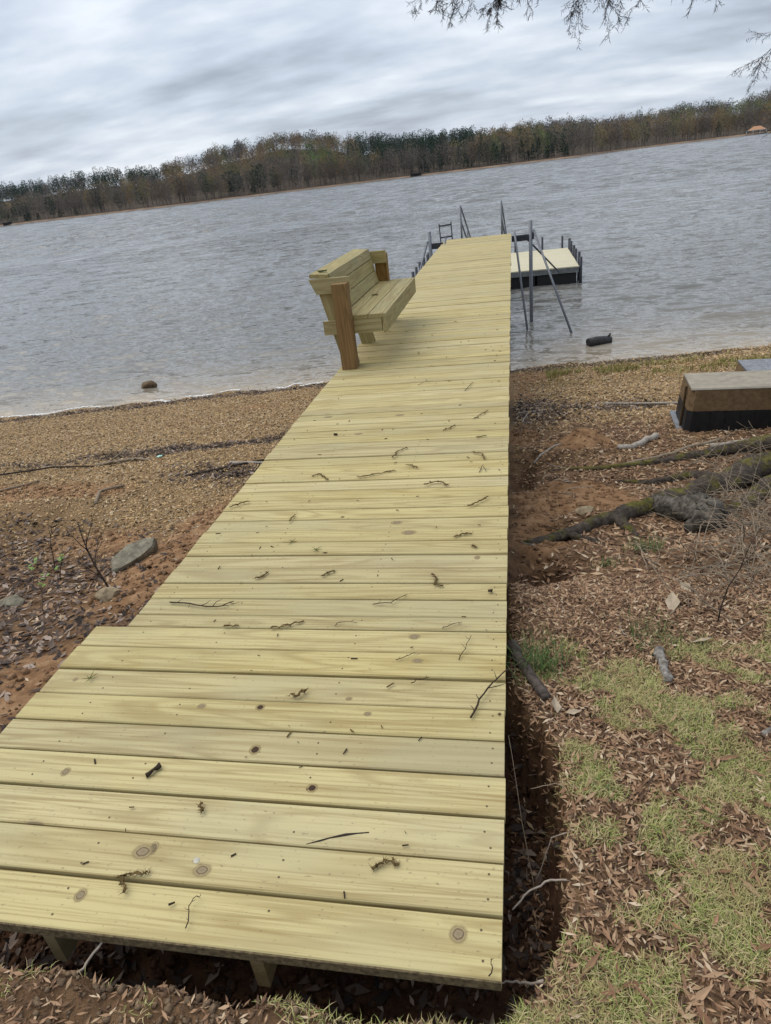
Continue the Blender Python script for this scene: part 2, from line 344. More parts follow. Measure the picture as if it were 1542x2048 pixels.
DEBRIS = [
  ('twig', [(-0.116, 1.736), (-0.091, 1.831), (-0.048, 1.917), (-0.003, 1.982), (0.072, 2.046)], 'long bent twig lying across the right edge of the walkway near the grass'),
  ('catkin', [(-0.361, 1.15), (-0.327, 1.177), (-0.293, 1.171)], 'curled tan catkin on the second plank, right of centre'),
  ('catkin', [(-1.094, 1.056), (-1.06, 1.066), (-1.012, 1.074)], 'bent brown catkin across the joint of the two nearest planks, at left'),
  ('catkin', [(-1.078, 1.042), (-1.054, 1.014)], 'small curled catkin on the nearest plank, at left'),
  ('twig', [(-0.83, 0.938), (-0.841, 0.978), (-0.842, 1.013), (-0.826, 1.025)], 'thin tan stem with frayed ends on the nearest plank'),
  ('twig', [(-0.031, 0.906), (-0.023, 0.926), (-0.027, 0.945)], 'dark thorny twig standing at the near right corner of the walkway'),
  ('bark', [(-1.196, 1.41), (-1.177, 1.434), (-1.164, 1.454)], 'dark crumb of bark on the fifth plank from the near end'),
  ('catkin', [(-0.801, 1.811), (-0.771, 1.824), (-0.753, 1.846)], 'dark brown catkin clump beside a knot on the wide planks'),
  ('twig', [(-1.598, 2.419), (-1.489, 2.4), (-1.389, 2.377), (-1.317, 2.386), (-1.275, 2.427)], 'dark forked twig on the narrow planks, left of centre'),
  ('twig', [(-0.598, 2.411), (-0.518, 2.42), (-0.448, 2.492)], 'forked dark twig with side shoots on the narrow planks, right of centre'),
  ('catkin', [(-1.248, 2.234), (-1.184, 2.243)], 'short dark catkin by the step in the left edge of the walkway'),
  ('catkin', [(-1.014, 2.229), (-0.941, 2.248), (-0.889, 2.279)], 'long thin catkin just beyond the wide planks, mid deck'),
  ('twig', [(-0.739, 2.25), (-0.718, 2.275), (-0.641, 2.273)], 'bent brown twig just beyond the wide planks, right of the long catkin'),
  ('twig', [(-0.266, 2.24), (-0.24, 2.261), (-0.185, 2.286)], 'short bent twig just beyond the wide planks, near the right edge'),
  ('twig', [(-0.181, 2.048), (-0.162, 2.11), (-0.141, 2.2)], 'straight thin twig near the right edge, on the wide planks'),
  ('twig', [(-0.429, 2.033), (-0.394, 2.055), (-0.359, 2.081)], 'short twig with a bud crossing a joint of the wide planks'),
  ('twig', [(-0.353, 1.903), (-0.321, 1.921), (-0.288, 1.939)], 'small branched twig on the wide planks, right of centre'),
  ('leaf', [(-1.7, 1.875)], 'star of green needles on the wide planks, near the left edge'),
  ('catkin', [(-1.232, 2.625), (-1.201, 2.643), (-1.195, 2.68)], 'small brown catkin left of the middle of the narrow planks'),
  ('catkin', [(-0.887, 2.647), (-0.873, 2.674), (-0.845, 2.688)], 'hook-shaped dark catkin on the middle of the narrow planks'),
  ('catkin', [(-0.348, 2.66), (-0.324, 2.617), (-0.334, 2.574), (-0.296, 2.566)], 'loose clump of catkins on the narrow planks towards the right edge'),
  ('leaf', [(-0.996, 2.903)], 'green star-shaped leaf in the middle of the narrow planks'),
  ('leaf', [(-1.156, 2.991)], 'small green sprig above the star-shaped leaf'),
  ('catkin', [(-1.685, 3.427), (-1.644, 3.459), (-1.592, 3.498)], 'slender catkin by the left edge of the narrow planks'),
  ('catkin', [(-1.247, 3.229), (-1.232, 3.303)], 'small tan catkin on the left half of the narrow planks'),
  ('catkin', [(-1.276, 3.857), (-1.232, 3.886), (-1.157, 3.794)], 'branched brown catkin on the left half of the walkway, below the bench'),
  ('catkin', [(-0.959, 3.81), (-0.866, 3.842), (-0.773, 3.883), (-0.727, 3.903)], 'longest dark catkin string, mid walkway below the bench'),
  ('catkin', [(-0.503, 3.675), (-0.43, 3.713), (-0.358, 3.665)], 'frayed tan catkin right of the middle of the walkway'),
  ('catkin', [(-0.225, 3.365), (-0.157, 3.425), (-0.113, 3.487)], 'curved catkin by the right edge of the narrow planks'),
  ('catkin', [(-0.775, 4.123), (-0.76, 4.228), (-0.697, 4.286)], 'curled catkin clump in mid walkway, nearer the bench'),
  ('catkin', [(-0.261, 4.831), (-0.211, 4.914), (-0.164, 5.0)], 'bushy tan clump of catkins towards the right edge, level with the black float'),
  ('twig', [(-0.373, 5.55), (-0.338, 5.687), (-0.317, 5.787)], 'small forked twig towards the right edge, farthest up the walkway'),
  ('catkin', [(-0.47, 4.612), (-0.436, 4.649), (-0.395, 4.697)], 'short catkin right of the middle, above the curled clump'),
  ('twig', [(-0.811, 5.793), (-0.764, 5.86), (-0.703, 5.895)], 'thin pale twig across the planks beside the bench'),
  ('bark', [(-1.313, 4.62), (-1.288, 4.617)], 'round dark crumb near the left edge of the walkway below the bench'),
  ('catkin', [(-0.227, 4.433), (-0.158, 4.464)], 'tan catkin at the right edge, below the bushy clump'),
  ('catkin', [(-0.238, 4.168), (-0.169, 4.118), (-0.157, 4.042)], 'hooked catkin at the right edge, under the tan one'),
  ('twig', [(-0.174, 3.836), (-0.162, 3.937), (-0.137, 3.841)], 'splayed pale twig at the right edge, mid walkway'),
  ('catkin', [(-0.275, 3.024), (-0.232, 3.044), (-0.186, 3.053)], 'thin catkin towards the right edge, below the curved one'),
  ('catkin', [(-0.176, 2.919), (-0.155, 2.909)], 'tiny catkin crumb at the right edge, lower of two'),
  ('catkin', [(-0.657, 3.994), (-0.586, 3.94)], 'short dark catkin right of the longest catkin string'),
  ('bark', [(-0.085, 2.515), (-0.063, 2.519)], 'small brown crumb near the right edge of the narrow planks'),
  ('catkin', [(-0.944, 1.293), (-0.952, 1.319)], 'tiny dark catkin on the fourth plank from the near end'),
]
RIDGE_T = [(-1.1, 0.0361), (-0.6477, 0.0361), (-0.6142, 0.0364), (-0.5911, 0.0373), (-0.5312, 0.0412), (-0.5222, 0.0409), (-0.4708, 0.0385), (-0.4384, 0.0426), (-0.3927, 0.0477), (-0.3402, 0.0515), (-0.3005, 0.0543), (-0.2489, 0.0483), (-0.2105, 0.039), (-0.1973, 0.0387), (-0.1445, 0.0364), (-0.0983, 0.0382), (-0.0529, 0.0359), (-0.0144, 0.036), (0.0235, 0.0371), (0.0667, 0.0353), (0.1091, 0.0307), (0.1443, 0.0306), (0.1672, 0.032), (0.2007, 0.0339), (0.2224, 0.0357), (0.2496, 0.03), (0.2751, 0.0341), (0.2961, 0.0356), (0.44609999999999994, 0.033819999999999996), (1.1, 0.06)]
BOAT_AZ, DARK_AZ, DARK2_AZ = 16.42, -7.29, -37.40
BIRD = (-18.3, 220.0, 10.4)
# ================================================================= ground
def seg(a, b, st): return np.arange(a, b, st)
gx = np.concatenate([np.linspace(-90, -14, 26)[:-1], seg(-14, -3.2, .08), seg(-3.2, 1.6, .029), seg(1.6, 6, .06), np.linspace(6, 90, 30)])
gy = np.concatenate([np.linspace(-80, -1, 30)[:-1], seg(-1, .5, .06), seg(.5, 4.6, .029), seg(4.6, 15.5, .06), np.linspace(15.5, 70, 30)])
GX, GY = np.meshgrid(gx, gy); GZ = gz(GX, GY)
nx, ny = len(gx), len(gy)
ii = (np.arange(ny - 1)[:, None] * nx + np.arange(nx - 1)[None]).ravel()
GF = np.stack([ii, ii + 1, ii + nx + 1, ii + nx], -1)
yyw = GY + (13.6 - yw(GX)) * sst(4, 12.5, GY)
def m_gravel(x, y):
    yv = y + (13.6 - yw(x)) * sst(4, 12.5, y); n = (fbm(x * .8, y * .8, 21, 4) - .5)
    left = sst(4.2, 6.2, yv + n * 3.0); right = sst(6.6, 8.6, yv + n * 3.0)
    return np.where(x < -.9, left, right)
def m_clay(x, y):
    n = (fbm(x * 2.2, y * 2.2, 31, 4) - .5) * 1.3
    c = np.zeros_like(np.asarray(x, float))
    for cx, cy, rx, ry, s in ((-5.6, 6.3, 1.3, .55, 1), (-2.75, 4.8, .5, 1.7, 1.05), (.5, 5.2, .55, .55, 1.1), (.35, 12.5, .8, .7, .9), (.65, 6.85, .5, .35, 1),
                              (-6.5, 4.6, 2.2, 1.0, .6), (-2.5, 2.6, .5, .8, .9), (-3.6, 4.9, 1.2, .5, .55), (.9, 10.6, .9, .6, .5), (-4.8, 11.3, 1.3, .5, .5), (.25, 1.3, .12, .5, .25), (.2, 4.4, .3, .9, .75), (.15, 7.6, .25, 1.2, .7), (.2, 10.8, .3, 1.2, .7), (-2.3, 7.4, .3, 1.2, .55)):
        c = np.maximum(c, s * np.exp(-((x - cx) / rx) ** 2 - ((y - cy) / ry) ** 2))
    return sst(.32, .62, c + n * .35)
def m_dark(x, y):
    n = (fbm(x * 2.5, y * 2.5, 41, 4) - .5)
    yl = np.interp(x, [-14, -7.3, -5.2, -3.6, -1.8], [6.6, 7.75, 7.95, 8.5, 9.3])
    a = np.exp(-((y - yl + n * .7) / .22) ** 2) * sst(-1.0, -1.9, x) * (.55 + .45 * sst(-7, -4, x))
    b = .9 * np.exp(-((y - 6.95 + n * .9) / .35) ** 2) * sst(-4.6, -3.2, x) * sst(-1, -2, x)
    c = .9 * np.exp(-((x - .25) / .5) ** 2 - ((y - 9.0 + n) / .9) ** 2)
    d = .8 * np.exp(-((y - 8.9 + n * .8 - (x - .4) * .12) / .3) ** 2) * sst(-.6, 0, x) * sst(2.6, 1.0, x)
    w = .8 * np.exp(-((y - yw(x) + .28 + n * .5) / .22) ** 2)
    return np.clip(np.maximum.reduce([a, b, c, d, w]), 0, 1)
TRm = trench(GX, GY)
M = Mat('lakeside_soil', .95, .15)
wc = M.coord('Object')
nA = M.noise(wc, 9, 8, .62); nB = M.noise(wc, 60, 6, .65); nC = M.noise(wc, 2.3, 6, .6)
soil = M.ramp(nA, [(.3, (.065, .036, .019)), (.5, (.165, .096, .05)), (.72, (.28, .175, .095))])
clay = M.ramp(nA, [(.28, (.15, .075, .036)), (.5, (.31, .175, .088)), (.72, (.46, .29, .16))])
grav = M.ramp(nB, [(.3, (.095, .06, .03)), (.5, (.29, .19, .095)), (.7, (.43, .30, .16))])
dark = M.ramp(nB, [(.3, (.022, .016, .013)), (.7, (.075, .052, .04))])
humus = M.ramp(nA, [(.3, (.035, .018, .011)), (.55, (.11, .055, .03)), (.8, (.21, .11, .055))])
c = M.mix(M.attr('gravel'), soil, grav); c = M.mix(M.attr('clay'), c, clay); c = M.mix(M.attr('dark'), c, dark); c = M.mix(M.attr('humus'), c, humus)
nD = M.noise(wc, 190, 4, .6)
M.color(M.mix(M.math('MULTIPLY', M.smooth(nD, .45, .62), .5), c, M.mix(.65, c, (.03, .02, .012)))); M.bump(M.math('ADD', nA, M.math('ADD', M.math('MULTIPLY', nB, .45), M.math('MULTIPLY', nD, .2))), 1.0, .025)
ground = np_obj('ground', np.stack([GX, GY, GZ], -1).reshape(-1, 3), GF, M.m, smooth=True,
                attrs={'gravel': ('FLOAT', m_gravel(GX, GY)), 'clay': ('FLOAT', m_clay(GX, GY)), 'dark': ('FLOAT', m_dark(GX, GY)),
                       'humus': ('FLOAT', np.clip(TRm + bump(GX, GY, .15, 3.45, .25, .3, 1.0), 0, 1))})
tag(ground, 'brown bank and gravel beach sloping down to the lake', None, kind='structure')

# ================================================================= lake
az = np.concatenate([np.linspace(-80, -45, 50)[:-1], np.linspace(-45, 26, 360), np.linspace(26, 80, 70)[1:]]) * math.pi / 180
rr = [8.5]
while rr[-1] < 70: rr.append(rr[-1] * 1.0066)
rr = np.array(rr)
AZ, RR = np.meshgrid(az, rr); WX = RR * np.sin(AZ); WY = RR * np.cos(AZ)
wv = np.zeros_like(WX); wr = np.random.default_rng(5)
for k in range(46):
    lam = wr.uniform(.28, 1.9) if k < 34 else wr.uniform(2, 5)
    th = wr.normal(-.12, .42); ph = wr.uniform(0, 6.28)
    amp = .0036 * lam ** .8 * (1 if lam < 2 else .35)
    cut = np.clip((lam / (RR * .0066 * 4.5)) - .5, 0, 1)
    arg = 2 * math.pi / lam * (WX * math.sin(th) + WY * math.cos(th)) + ph + .9 * np.sin(WX * .21 + k) + .6 * np.sin(WY * .17 + 2 * k)
    s = np.sin(arg); wv += amp * cut * (s - .28 * np.cos(2 * arg))
wv *= (.55 + .9 * fbm(WX * .22, WY * .35, 77, 3))
dep = np.clip(-(gz(WX, WY) - WZ), 0, 3)
wv *= .25 + .75 * sst(0, .35, dep)
WV = np.stack([WX, WY, WZ + wv], -1).reshape(-1, 3)
na = len(az); ii = (np.arange(len(rr) - 1)[:, None] * na + np.arange(na - 1)[None]).ravel()
WF = np.stack([ii, ii + 1, ii + na + 1, ii + na], -1)
az2 = np.radians(np.concatenate([np.linspace(-80, -46, 30)[:-1], np.linspace(-46, 28, 130), np.linspace(28, 80, 40)[1:]])); rr2 = np.concatenate([np.arange(rr[-1], 260, .5), np.arange(260, 560, .9), np.geomspace(562, 1900, 16)])
A2, R2 = np.meshgrid(az2, rr2); X2 = R2 * np.sin(A2); Y2 = R2 * np.cos(A2); w2_ = np.zeros_like(X2)
for k in range(26):
    lam = wr.uniform(1.7, 4.5); th = wr.normal(-.12, .40); ph = wr.uniform(0, 6.28)
    arg = 2 * math.pi / lam * (X2 * math.sin(th) + Y2 * math.cos(th)) + ph + .9 * np.sin(X2 * .05 + k) + .7 * np.sin(Y2 * .06 + 2 * k)
    w2_ += .0105 * lam ** .9 * np.sin(arg)
w2_ *= sst(70, 90, R2) * .9 + .1
w2_[R2 > 560] = 0
n0 = len(WV); WV = np.concatenate([WV, np.stack([X2, Y2, WZ + w2_], -1).reshape(-1, 3)])
nb = len(az2); ii = (np.arange(len(rr2) - 1)[:, None] * nb + np.arange(nb - 1)[None]).ravel() + n0
WF = np.concatenate([WF, np.stack([ii, ii + 1, ii + nb + 1, ii + nb], -1)])
dep = np.concatenate([dep.ravel(), np.full(X2.size, 3.0)])
M = Mat('lake_water', .10, .5); M.b.inputs['IOR'].default_value = 1.333
sh = M.attr('shallow')
M.color(M.mix(sh, (.165, .163, .15), (.37, .305, .22)))
geo = M.n('ShaderNodeNewGeometry')
acc = geo.outputs['Normal']
gust = M.math('MULTIPLY_ADD', M.noise(M.coord('Object', (.018, .06, 1)), 1.0, 4, .6), 1.0, .5)
for sc_, kx, ky, rz_ in (((7.5, 15.0, 1), .10, .30, 6), ((2.6, 6.2, 1), .14, .66, -5), ((.9, 2.4, 1), .10, .52, 9), ((.25, .8, 1), .03, .2, 3)):
    nz_ = M.n('ShaderNodeTexNoise'); M.l(M.coord('Object', sc_, rot=(0, 0, rad(rz_))), nz_.inputs['Vector']); setin(nz_, Scale=1.0, Detail=2.5, Roughness=.55, Distortion=.15)
    sub = M.n('ShaderNodeVectorMath', operation='SUBTRACT'); M.l(nz_.outputs['Color'], sub.inputs[0]); sub.inputs[1].default_value = (.5, .5, .5)
    mul = M.n('ShaderNodeVectorMath', operation='MULTIPLY'); M.l(sub.outputs[0], mul.inputs[0]); mul.inputs[1].default_value = (kx * 2, ky * 2, 0)
    sca = M.n('ShaderNodeVectorMath', operation='SCALE'); M.l(mul.outputs[0], sca.inputs[0]); M.l(gust, sca.inputs['Scale'])
    add = M.n('ShaderNodeVectorMath', operation='ADD'); M.l(acc, add.inputs[0]); M.l(sca.outputs[0], add.inputs[1]); acc = add.outputs[0]
nrm_ = M.n('ShaderNodeVectorMath', operation='NORMALIZE'); M.l(acc, nrm_.inputs[0]); M.l(nrm_.outputs[0], M.b.inputs['Normal'])
lake = np_obj('lake_water', WV, WF, M.m, smooth=True, attrs={'shallow': ('FLOAT', np.exp(-dep / .20).ravel())})
tag(lake, 'choppy grey lake water', None, kind='structure')
# thin foam along the left waterline
fm = Mat('foam', .6, .3).color((.75, .75, .73)).m
fr = np.random.default_rng(8)
foamV, foamF = [], []; b = 0
xs = np.arange(-15, -4.0, .03)
for x in xs:
    on = float(fbm(np.array([x * 1.1]), np.array([3.0]), 55, 3)[0])
    if on < .53: continue
    # march to the real waterline
    ys = np.arange(10, 15, .01); z = gz(np.full_like(ys, x), ys); j = int(np.argmax(z < WZ)); y = ys[j] + .03
    for q in range(3):
        px, py = x + fr.uniform(-.03, .03), y + fr.uniform(-.01, .05); r1 = fr.uniform(.012, .035); r2 = r1 * fr.uniform(.3, .6)
        a0 = [(px + r1 * math.cos(t) * fr.uniform(.7, 1.2), py + r2 * math.sin(t) * fr.uniform(.7, 1.2), WZ + .012 + fr.uniform(0, .006)) for t in np.linspace(0, 6.28, 7)[:-1]]
        foamV += a0 + [(px, py, WZ + .022)]; foamF += [(b + i, b + (i + 1) % 6, b + 6) for i in range(6)]; b += 7
tag(np_obj('shore_foam', np.array(foamV), np.array(foamF), fm), 'thin white line of foam at the waterline on the left beach', 'foam', kind='stuff')

# ================================================================= boards with their own grain direction
_board_cache = {}
def board_mesh(L, w, t, mat, ch=.004):
    key = (round(L, 3), round(w, 4), round(t, 4), mat.name, ch)
    if key not in _board_cache:
        mb = MB(); mb.box(-L / 2, L / 2, -w / 2, w / 2, -t / 2, t / 2, ch=ch); _board_cache[key] = mb.mesh('board', mat)
    return _board_cache[key]
def board(name, p0, p1, w, t, face, mat, parent, ch=.004):
    """straight board from p0 to p1 (centre line), w across, t along the normal 'face'; mesh-local X runs along the grain"""
    p0, p1 = Vector(p0), Vector(p1); x = (p1 - p0); L = x.length; x.normalize()
    z = Vector(face); z = (z - x * z.dot(x)).normalized(); y = z.cross(x)
    o = bpy.data.objects.new(name, board_mesh(L, w, t, mat, ch))
    c = (p0 + p1) / 2
    o.matrix_local = Matrix(((x.x, y.x, z.x, c.x), (x.y, y.y, z.y, c.y), (x.z, y.z, z.z, c.z), (0, 0, 0, 1)))
    link(o, parent); return o

# ================================================================= walkway
Y0, PN, YW_, YF, PF, YEND = .9045, .148, 2.2365, 2.3303, .1324, 19.02
WD, WX2 = 1.7277, .1631
dock = thing('wooden_walkway', (0, 0, 0), 'long new yellow pine plank walkway running from the bank out over the lake', 'boardwalk')
planks = []
pr = random.Random(4)
def plank(y0, y1, x0, x1, t=.038):
    m = board_mesh(x1 - x0, y1 - y0, t, DECKW)
    o = bpy.data.objects.new('plank', m); o.location = ((x0 + x1) / 2 + pr.uniform(-.0035, .0035), (y0 + y1) / 2, -t / 2 + pr.uniform(-.0065, .0015))
    o.rotation_euler = (pr.uniform(-.014, .014), pr.uniform(-.0008, .0008), pr.uniform(-.0013, .0013)); link(o, dock); planks.append((y0, y1, o)); return o
for i in range(9):
    g = .0085 if i else 0
    plank(Y0 + i * PN + g, Y0 + (i + 1) * PN, -WD - WX2, 0)
plank(YW_ + .004, YF, -WD, 0)
n = 0
y = YF
while y + PF < YEND + .05:
    plank(y + pr.uniform(.0055, .0085), y + PF, -WD, 0); y += PF
YE = y
for x, ys_ in ((-1.66, .3), (-1.29, .03), (-.655, .03), (-.045, .35)):                      # joists running the length of the walkway
    board('joist', (x, Y0 + ys_, -.0405 - .095), (x, YE - .02, -.0405 - .095), .19, .038, (1, 0, 0), JOISTW, dock)
for yy_ in np.arange(4.5, 18, 2.7):
    board('cross_beam', (-1.66, yy_, -.27), (.0, yy_, -.27), .038, .08, (0, 0, 1), JOISTW, dock)
    for x in (-1.55, -.11):
        zb = float(gz(x, yy_)) - .4
        board('support_post', (x, yy_ + .07, zb), (x, yy_ + .07, -.235), .089, .089, (1, 0, 0), JOISTW, dock)
# thin rough strip, darker than the boards, over the first plank's front edge
mb = MB(); mb.box(-.945, .945, -.0025, .0025, -.0155, .0165); o = mb.build('front_edge', simple('dark_rough_edge', (.20, .155, .085), .95, .1, .5, 60, .9, .01, c2=(.07, .05, .03)), planks[0][2]); o.location = (0, -.0765, 0)
# screw heads on the near planks
scm = Mat('screw_steel', .7, .1).color((.12, .095, .055)).m
mb = MB(); mb.tube([(0, 0, 0), (0, 0, .0012)], .0033, 8); SCREW = mb.mesh('screw', scm)
for (y0, y1, o) in planks[:26]:
    for x in (-.045, -.63, -1.235, -1.62):
        for q in (.28, .72):
            if pr.random() < .25: continue
            s = bpy.data.objects.new('screw', SCREW); s.location = (x + pr.uniform(-.012, .012) - o.location.x, (q - .5) * (y1 - y0) + pr.uniform(-.01, .01), .0188); link(s, o)
# knots and splits that can be picked out on single planks (world x, y, half length, half width, tilt)
def knot_mat(name, core, rim, halo):
    M = Mat(name, .8, .2); v = M.coord('Object'); ln = M.n('ShaderNodeVectorMath', operation='LENGTH'); M.l(v, ln.inputs[0])
    r_ = M.math('ADD', ln.outputs['Value'], M.math('MULTIPLY_ADD', M.noise(v, 2.2, 3), .3, -.15))
    M.color(M.ramp(r_, [(.0, core), (.30, tuple(k * 1.25 for k in core)), (.43, rim), (.50, halo), (.9, halo)]))
    M.l(M.math('MULTIPLY', M.smooth(r_, .88, .48), .92), M.b.inputs['Alpha']); return M.m
KN_D = knot_mat('knot_dark', (.05, .028, .018), (.02, .012, .008), (.33, .255, .12))
KN_G = knot_mat('knot_grey_brown', (.24, .19, .115), (.12, .085, .05), (.36, .285, .15))
SPLITM = simple('split_dark', (.03, .02, .014))
mb = MB(); mb.add([(0, 0, .0)] + [(math.cos(2 * math.pi * i / 16), math.sin(2 * math.pi * i / 16), 0) for i in range(16)], [(0, i + 1, (i + 1) % 16 + 1) for i in range(16)])
KNM = {m: mb.mesh('knot', m) for m in (KN_D, KN_G)}
def plank_at(y):
    for (y0, y1, o) in planks:
        if y0 - .01 <= y <= y1 + .002: return o
    return planks[0][2]
def knot(x, y, a, b, rot, mat, ring=True):
    o = plank_at(y); b = min(b * 1.15, .032)
    q = bpy.data.objects.new('knot', KNM[mat]); q.scale = (a * 1.45, b * 1.15, 1)
    ly = max(-.064 + b * 1.5, min(.064 - b * 1.5, y - o.location.y))
    q.location = (x - o.location.x, ly, .0196); q.rotation_euler = (0, 0, rot * .3); link(q, o)
for (x, y, a, b, r_, m_) in KNOTS_T: knot(x, y, a, b, r_, {"KN_D": KN_D, "KN_G": KN_G}[m_], m_ == "KN_G")
# dark split in the third plank
spl = plank_at(SPLIT[0][1])
mb = MB(); P_ = SPLIT; V = []
for i, (x, y) in enumerate(P_):
    w = (.0022 + .0022 * (i % 2)) * math.sin(math.pi * (i + .35) / len(P_)) + .0006; V += [(x - spl.location.x, y - spl.location.y + w, .0196), (x - spl.location.x, y - spl.location.y - w, .0196)]
mb.add(V, [(2 * i, 2 * i + 1, 2 * i + 3, 2 * i + 2) for i in range(len(P_) - 1)]); mb.build('split', SPLITM, spl)

# steel pipe frame carrying the lake end
fr_ = bpy.data.objects.new('pipe_frame', None); link(fr_, dock)
def pipe(name, p0, p1, r, mat, parent, n=14):
    mb = MB(); mb.tube([p0, p1], r, n); o = mb.build(name, mat, parent, smooth=False)
    for p in o.data.polygons: p.use_smooth = len(p.vertices) == 4
    return o
PYs = 18.1
pipe('post', (.477, PYs, -3.2), (.477, PYs, .33), .046, STEEL, fr_)
pipe('post', (-2.03, PYs, -3.2), (-2.03, PYs, .31), .046, STEEL, fr_)
mb = MB(); mb.box(-2.1, .55, PYs - .10, PYs - .05, -.255, -.232)
mb = MB(); mb.box(-1.99, -1.70, PYs - .03, PYs + .03, -.11, .03, ch=.004); mb.build('beam', DARKSTEEL, fr_)
mb = MB(); mb.box(.015, .435, PYs - .03, PYs + .03, -.12, .02, ch=.004); mb.build('beam', DARKSTEEL, fr_)
mb = MB(); mb.box(.523, .56, PYs - .06, PYs + .06, -.10, .06, ch=.003); mb.build('bracket', DARKSTEEL, fr_)
pipe('brace', (.085, PYs - .06, .12), (.37, 16.95, -2.25), .026, STEEL, fr_)
pipe('brace', (.55, PYs - .02, .11), (1.42, 16.45, -2.25), .027, STEEL, fr_)
pipe('brace', (.36, PYs + .06, -.06), (1.33, 21.0, -1.35), .022, DARKSTEEL, fr_)
pipe('brace', (-2.09, PYs - .02, .09), (-2.85, 17.2, -2.25), .027, STEEL, fr_)
pipe('brace', (-1.62, PYs - .05, .13), (-1.95, 16.9, -2.25), .026, STEEL, fr_)
pipe('brace', (-1.80, PYs + .06, -.06), (-2.6, 21.0, -1.35), .022, DARKSTEEL, fr_)

# ================================================================= stairs from the walkway down to the floating platform
st = thing('dock_stairs', (0, 19.1, 0), 'stair with steel pipe handrails going down from the far end of the walkway', 'stairs')
S0, S1, ZT = 19.16, 22.75, -1.555
for x in (-1.27, -.27):
    board('stringer', (x, S0 - 19.1, -.16), (x, S1 - 19.1, ZT + .03), .19, .038, (1, 0, 0), JOISTW, st)
for k in range(8):
    f_ = (k + .5) / 8; yk = S0 + .1 + (S1 - S0 - .2) * f_ - 19.1; zk = -.06 + (ZT + .12) * f_
    board('tread', (-1.245, yk, zk), (-.295, yk, zk), .24, .038, (0, 0, 1), OLDW, st)
for x, dx in ((-1.29, .12), (-.235, .12)):
    hr = bpy.data.objects.new('handrail', None); link(hr, st)
    pipe('post', (x, .03, -.3), (x, .03, .78), .024, STEEL, hr)
    pipe('top_rail', (x + .004, .04, .775), (x + dx, 3.3, -.62), .021, STEEL, hr)
    pipe('mid_rail', (x + .004, .04, .38), (x + dx, 3.3, -1.0), .021, STEEL, hr)
    pipe('post', (x + .06, 1.6, -1.0), (x + .06, 1.6, .13), .021, STEEL, hr)

# ================================================================= floating platform
pf = thing('floating_platform', (-.55, 25.7, WZ), 'pale plank floating platform on black floats with steel pipe stubs along its sides', 'floating dock')
def PL(x, y, z): return (x + .55, y - 25.7, z - WZ)
FX0, FX1, FY0, FY1 = -3.2, 2.1, 23.2, 28.2
ny_ = 34; pw = (FY1 - FY0) / ny_
for k in range(ny_):
    yk = FY0 + (k + .5) * pw
    board('plank', PL(FX0 + pr.uniform(-.01, .01), yk, ZT - .019), PL(FX1 + pr.uniform(-.01, .01), yk, ZT - .019 + pr.uniform(-.002, .002)), pw - .006, .038, (0, 0, 1), OLDW, pf)
GREYF = simple('grey_weathered_fascia', (.17, .18, .18), .7, .3, .3, 8, .2)
for y_ in (FY0 + .01, FY1 - .01):
    mb = MB(); mb.box(FX0, FX1, -.02, .02, -.075, .075, ch=.003); o = mb.build('fascia', GREYF, pf); o.location = PL(0, y_, ZT - .115); o.location.x = .55
for x_ in (FX0 + .02, FX1 - .02):
    mb = MB(); mb.box(-.02, .02, FY0 + .035, FY1 - .035, -.075, .075, ch=.003); o = mb.build('fascia', GREYF, pf); o.location = PL(x_, 0, ZT - .115); o.location.y = -25.7
for i in range(4):
    for j in range(3):
        cx = FX0 + .68 + i * 1.31; cy = FY0 + .75 + j * 1.72
        mb = MB(); mb.box(-.62, .62, -.66, .66, -.32, .19, ch=.03); o = mb.build('float_drum', BLACKPL, pf); o.location = PL(cx, cy, WZ + .16)
for (x_, ys_) in ((2.16, (23.28, 23.95, 25.3, 26.1, 27.4, 28.15)), (-3.28, (23.3, 24.2, 25.2, 26.5, 27.7, 28.2))):
    for i_, y_ in enumerate(ys_):
        pipe('pipe_stub', PL(x_, y_, -2.45), PL(x_, y_, -1.25 + pr.uniform(-.05, .06)), .05, DARKSTEEL, pf, 10)
for x_ in (.12, 1.15, 1.9):
    pipe('pipe_stub', PL(x_, 28.28, -2.45), PL(x_, 28.28, -1.12 + pr.uniform(-.05, .04)), .04, DARKSTEEL, pf, 10)
ld = bpy.data.objects.new('swim_ladder', None); link(ld, pf)
pipe('rail', PL(-2.72, 28.28, -2.3), PL(-2.80, 28.28, -.24), .025, DARKSTEEL, ld, 8)
pipe('rail', PL(-2.27, 28.28, -2.3), PL(-2.33, 28.28, -.2), .025, DARKSTEEL, ld, 8)
for z_ in (-.32, -.75, -1.15): pipe('rung', PL(-2.80 + (-.24 - z_) * .04, 28.28, z_), PL(-2.33 + (-.2 - z_) * .03, 28.28, z_ + .02), .03, DARKSTEEL, ld, 8)

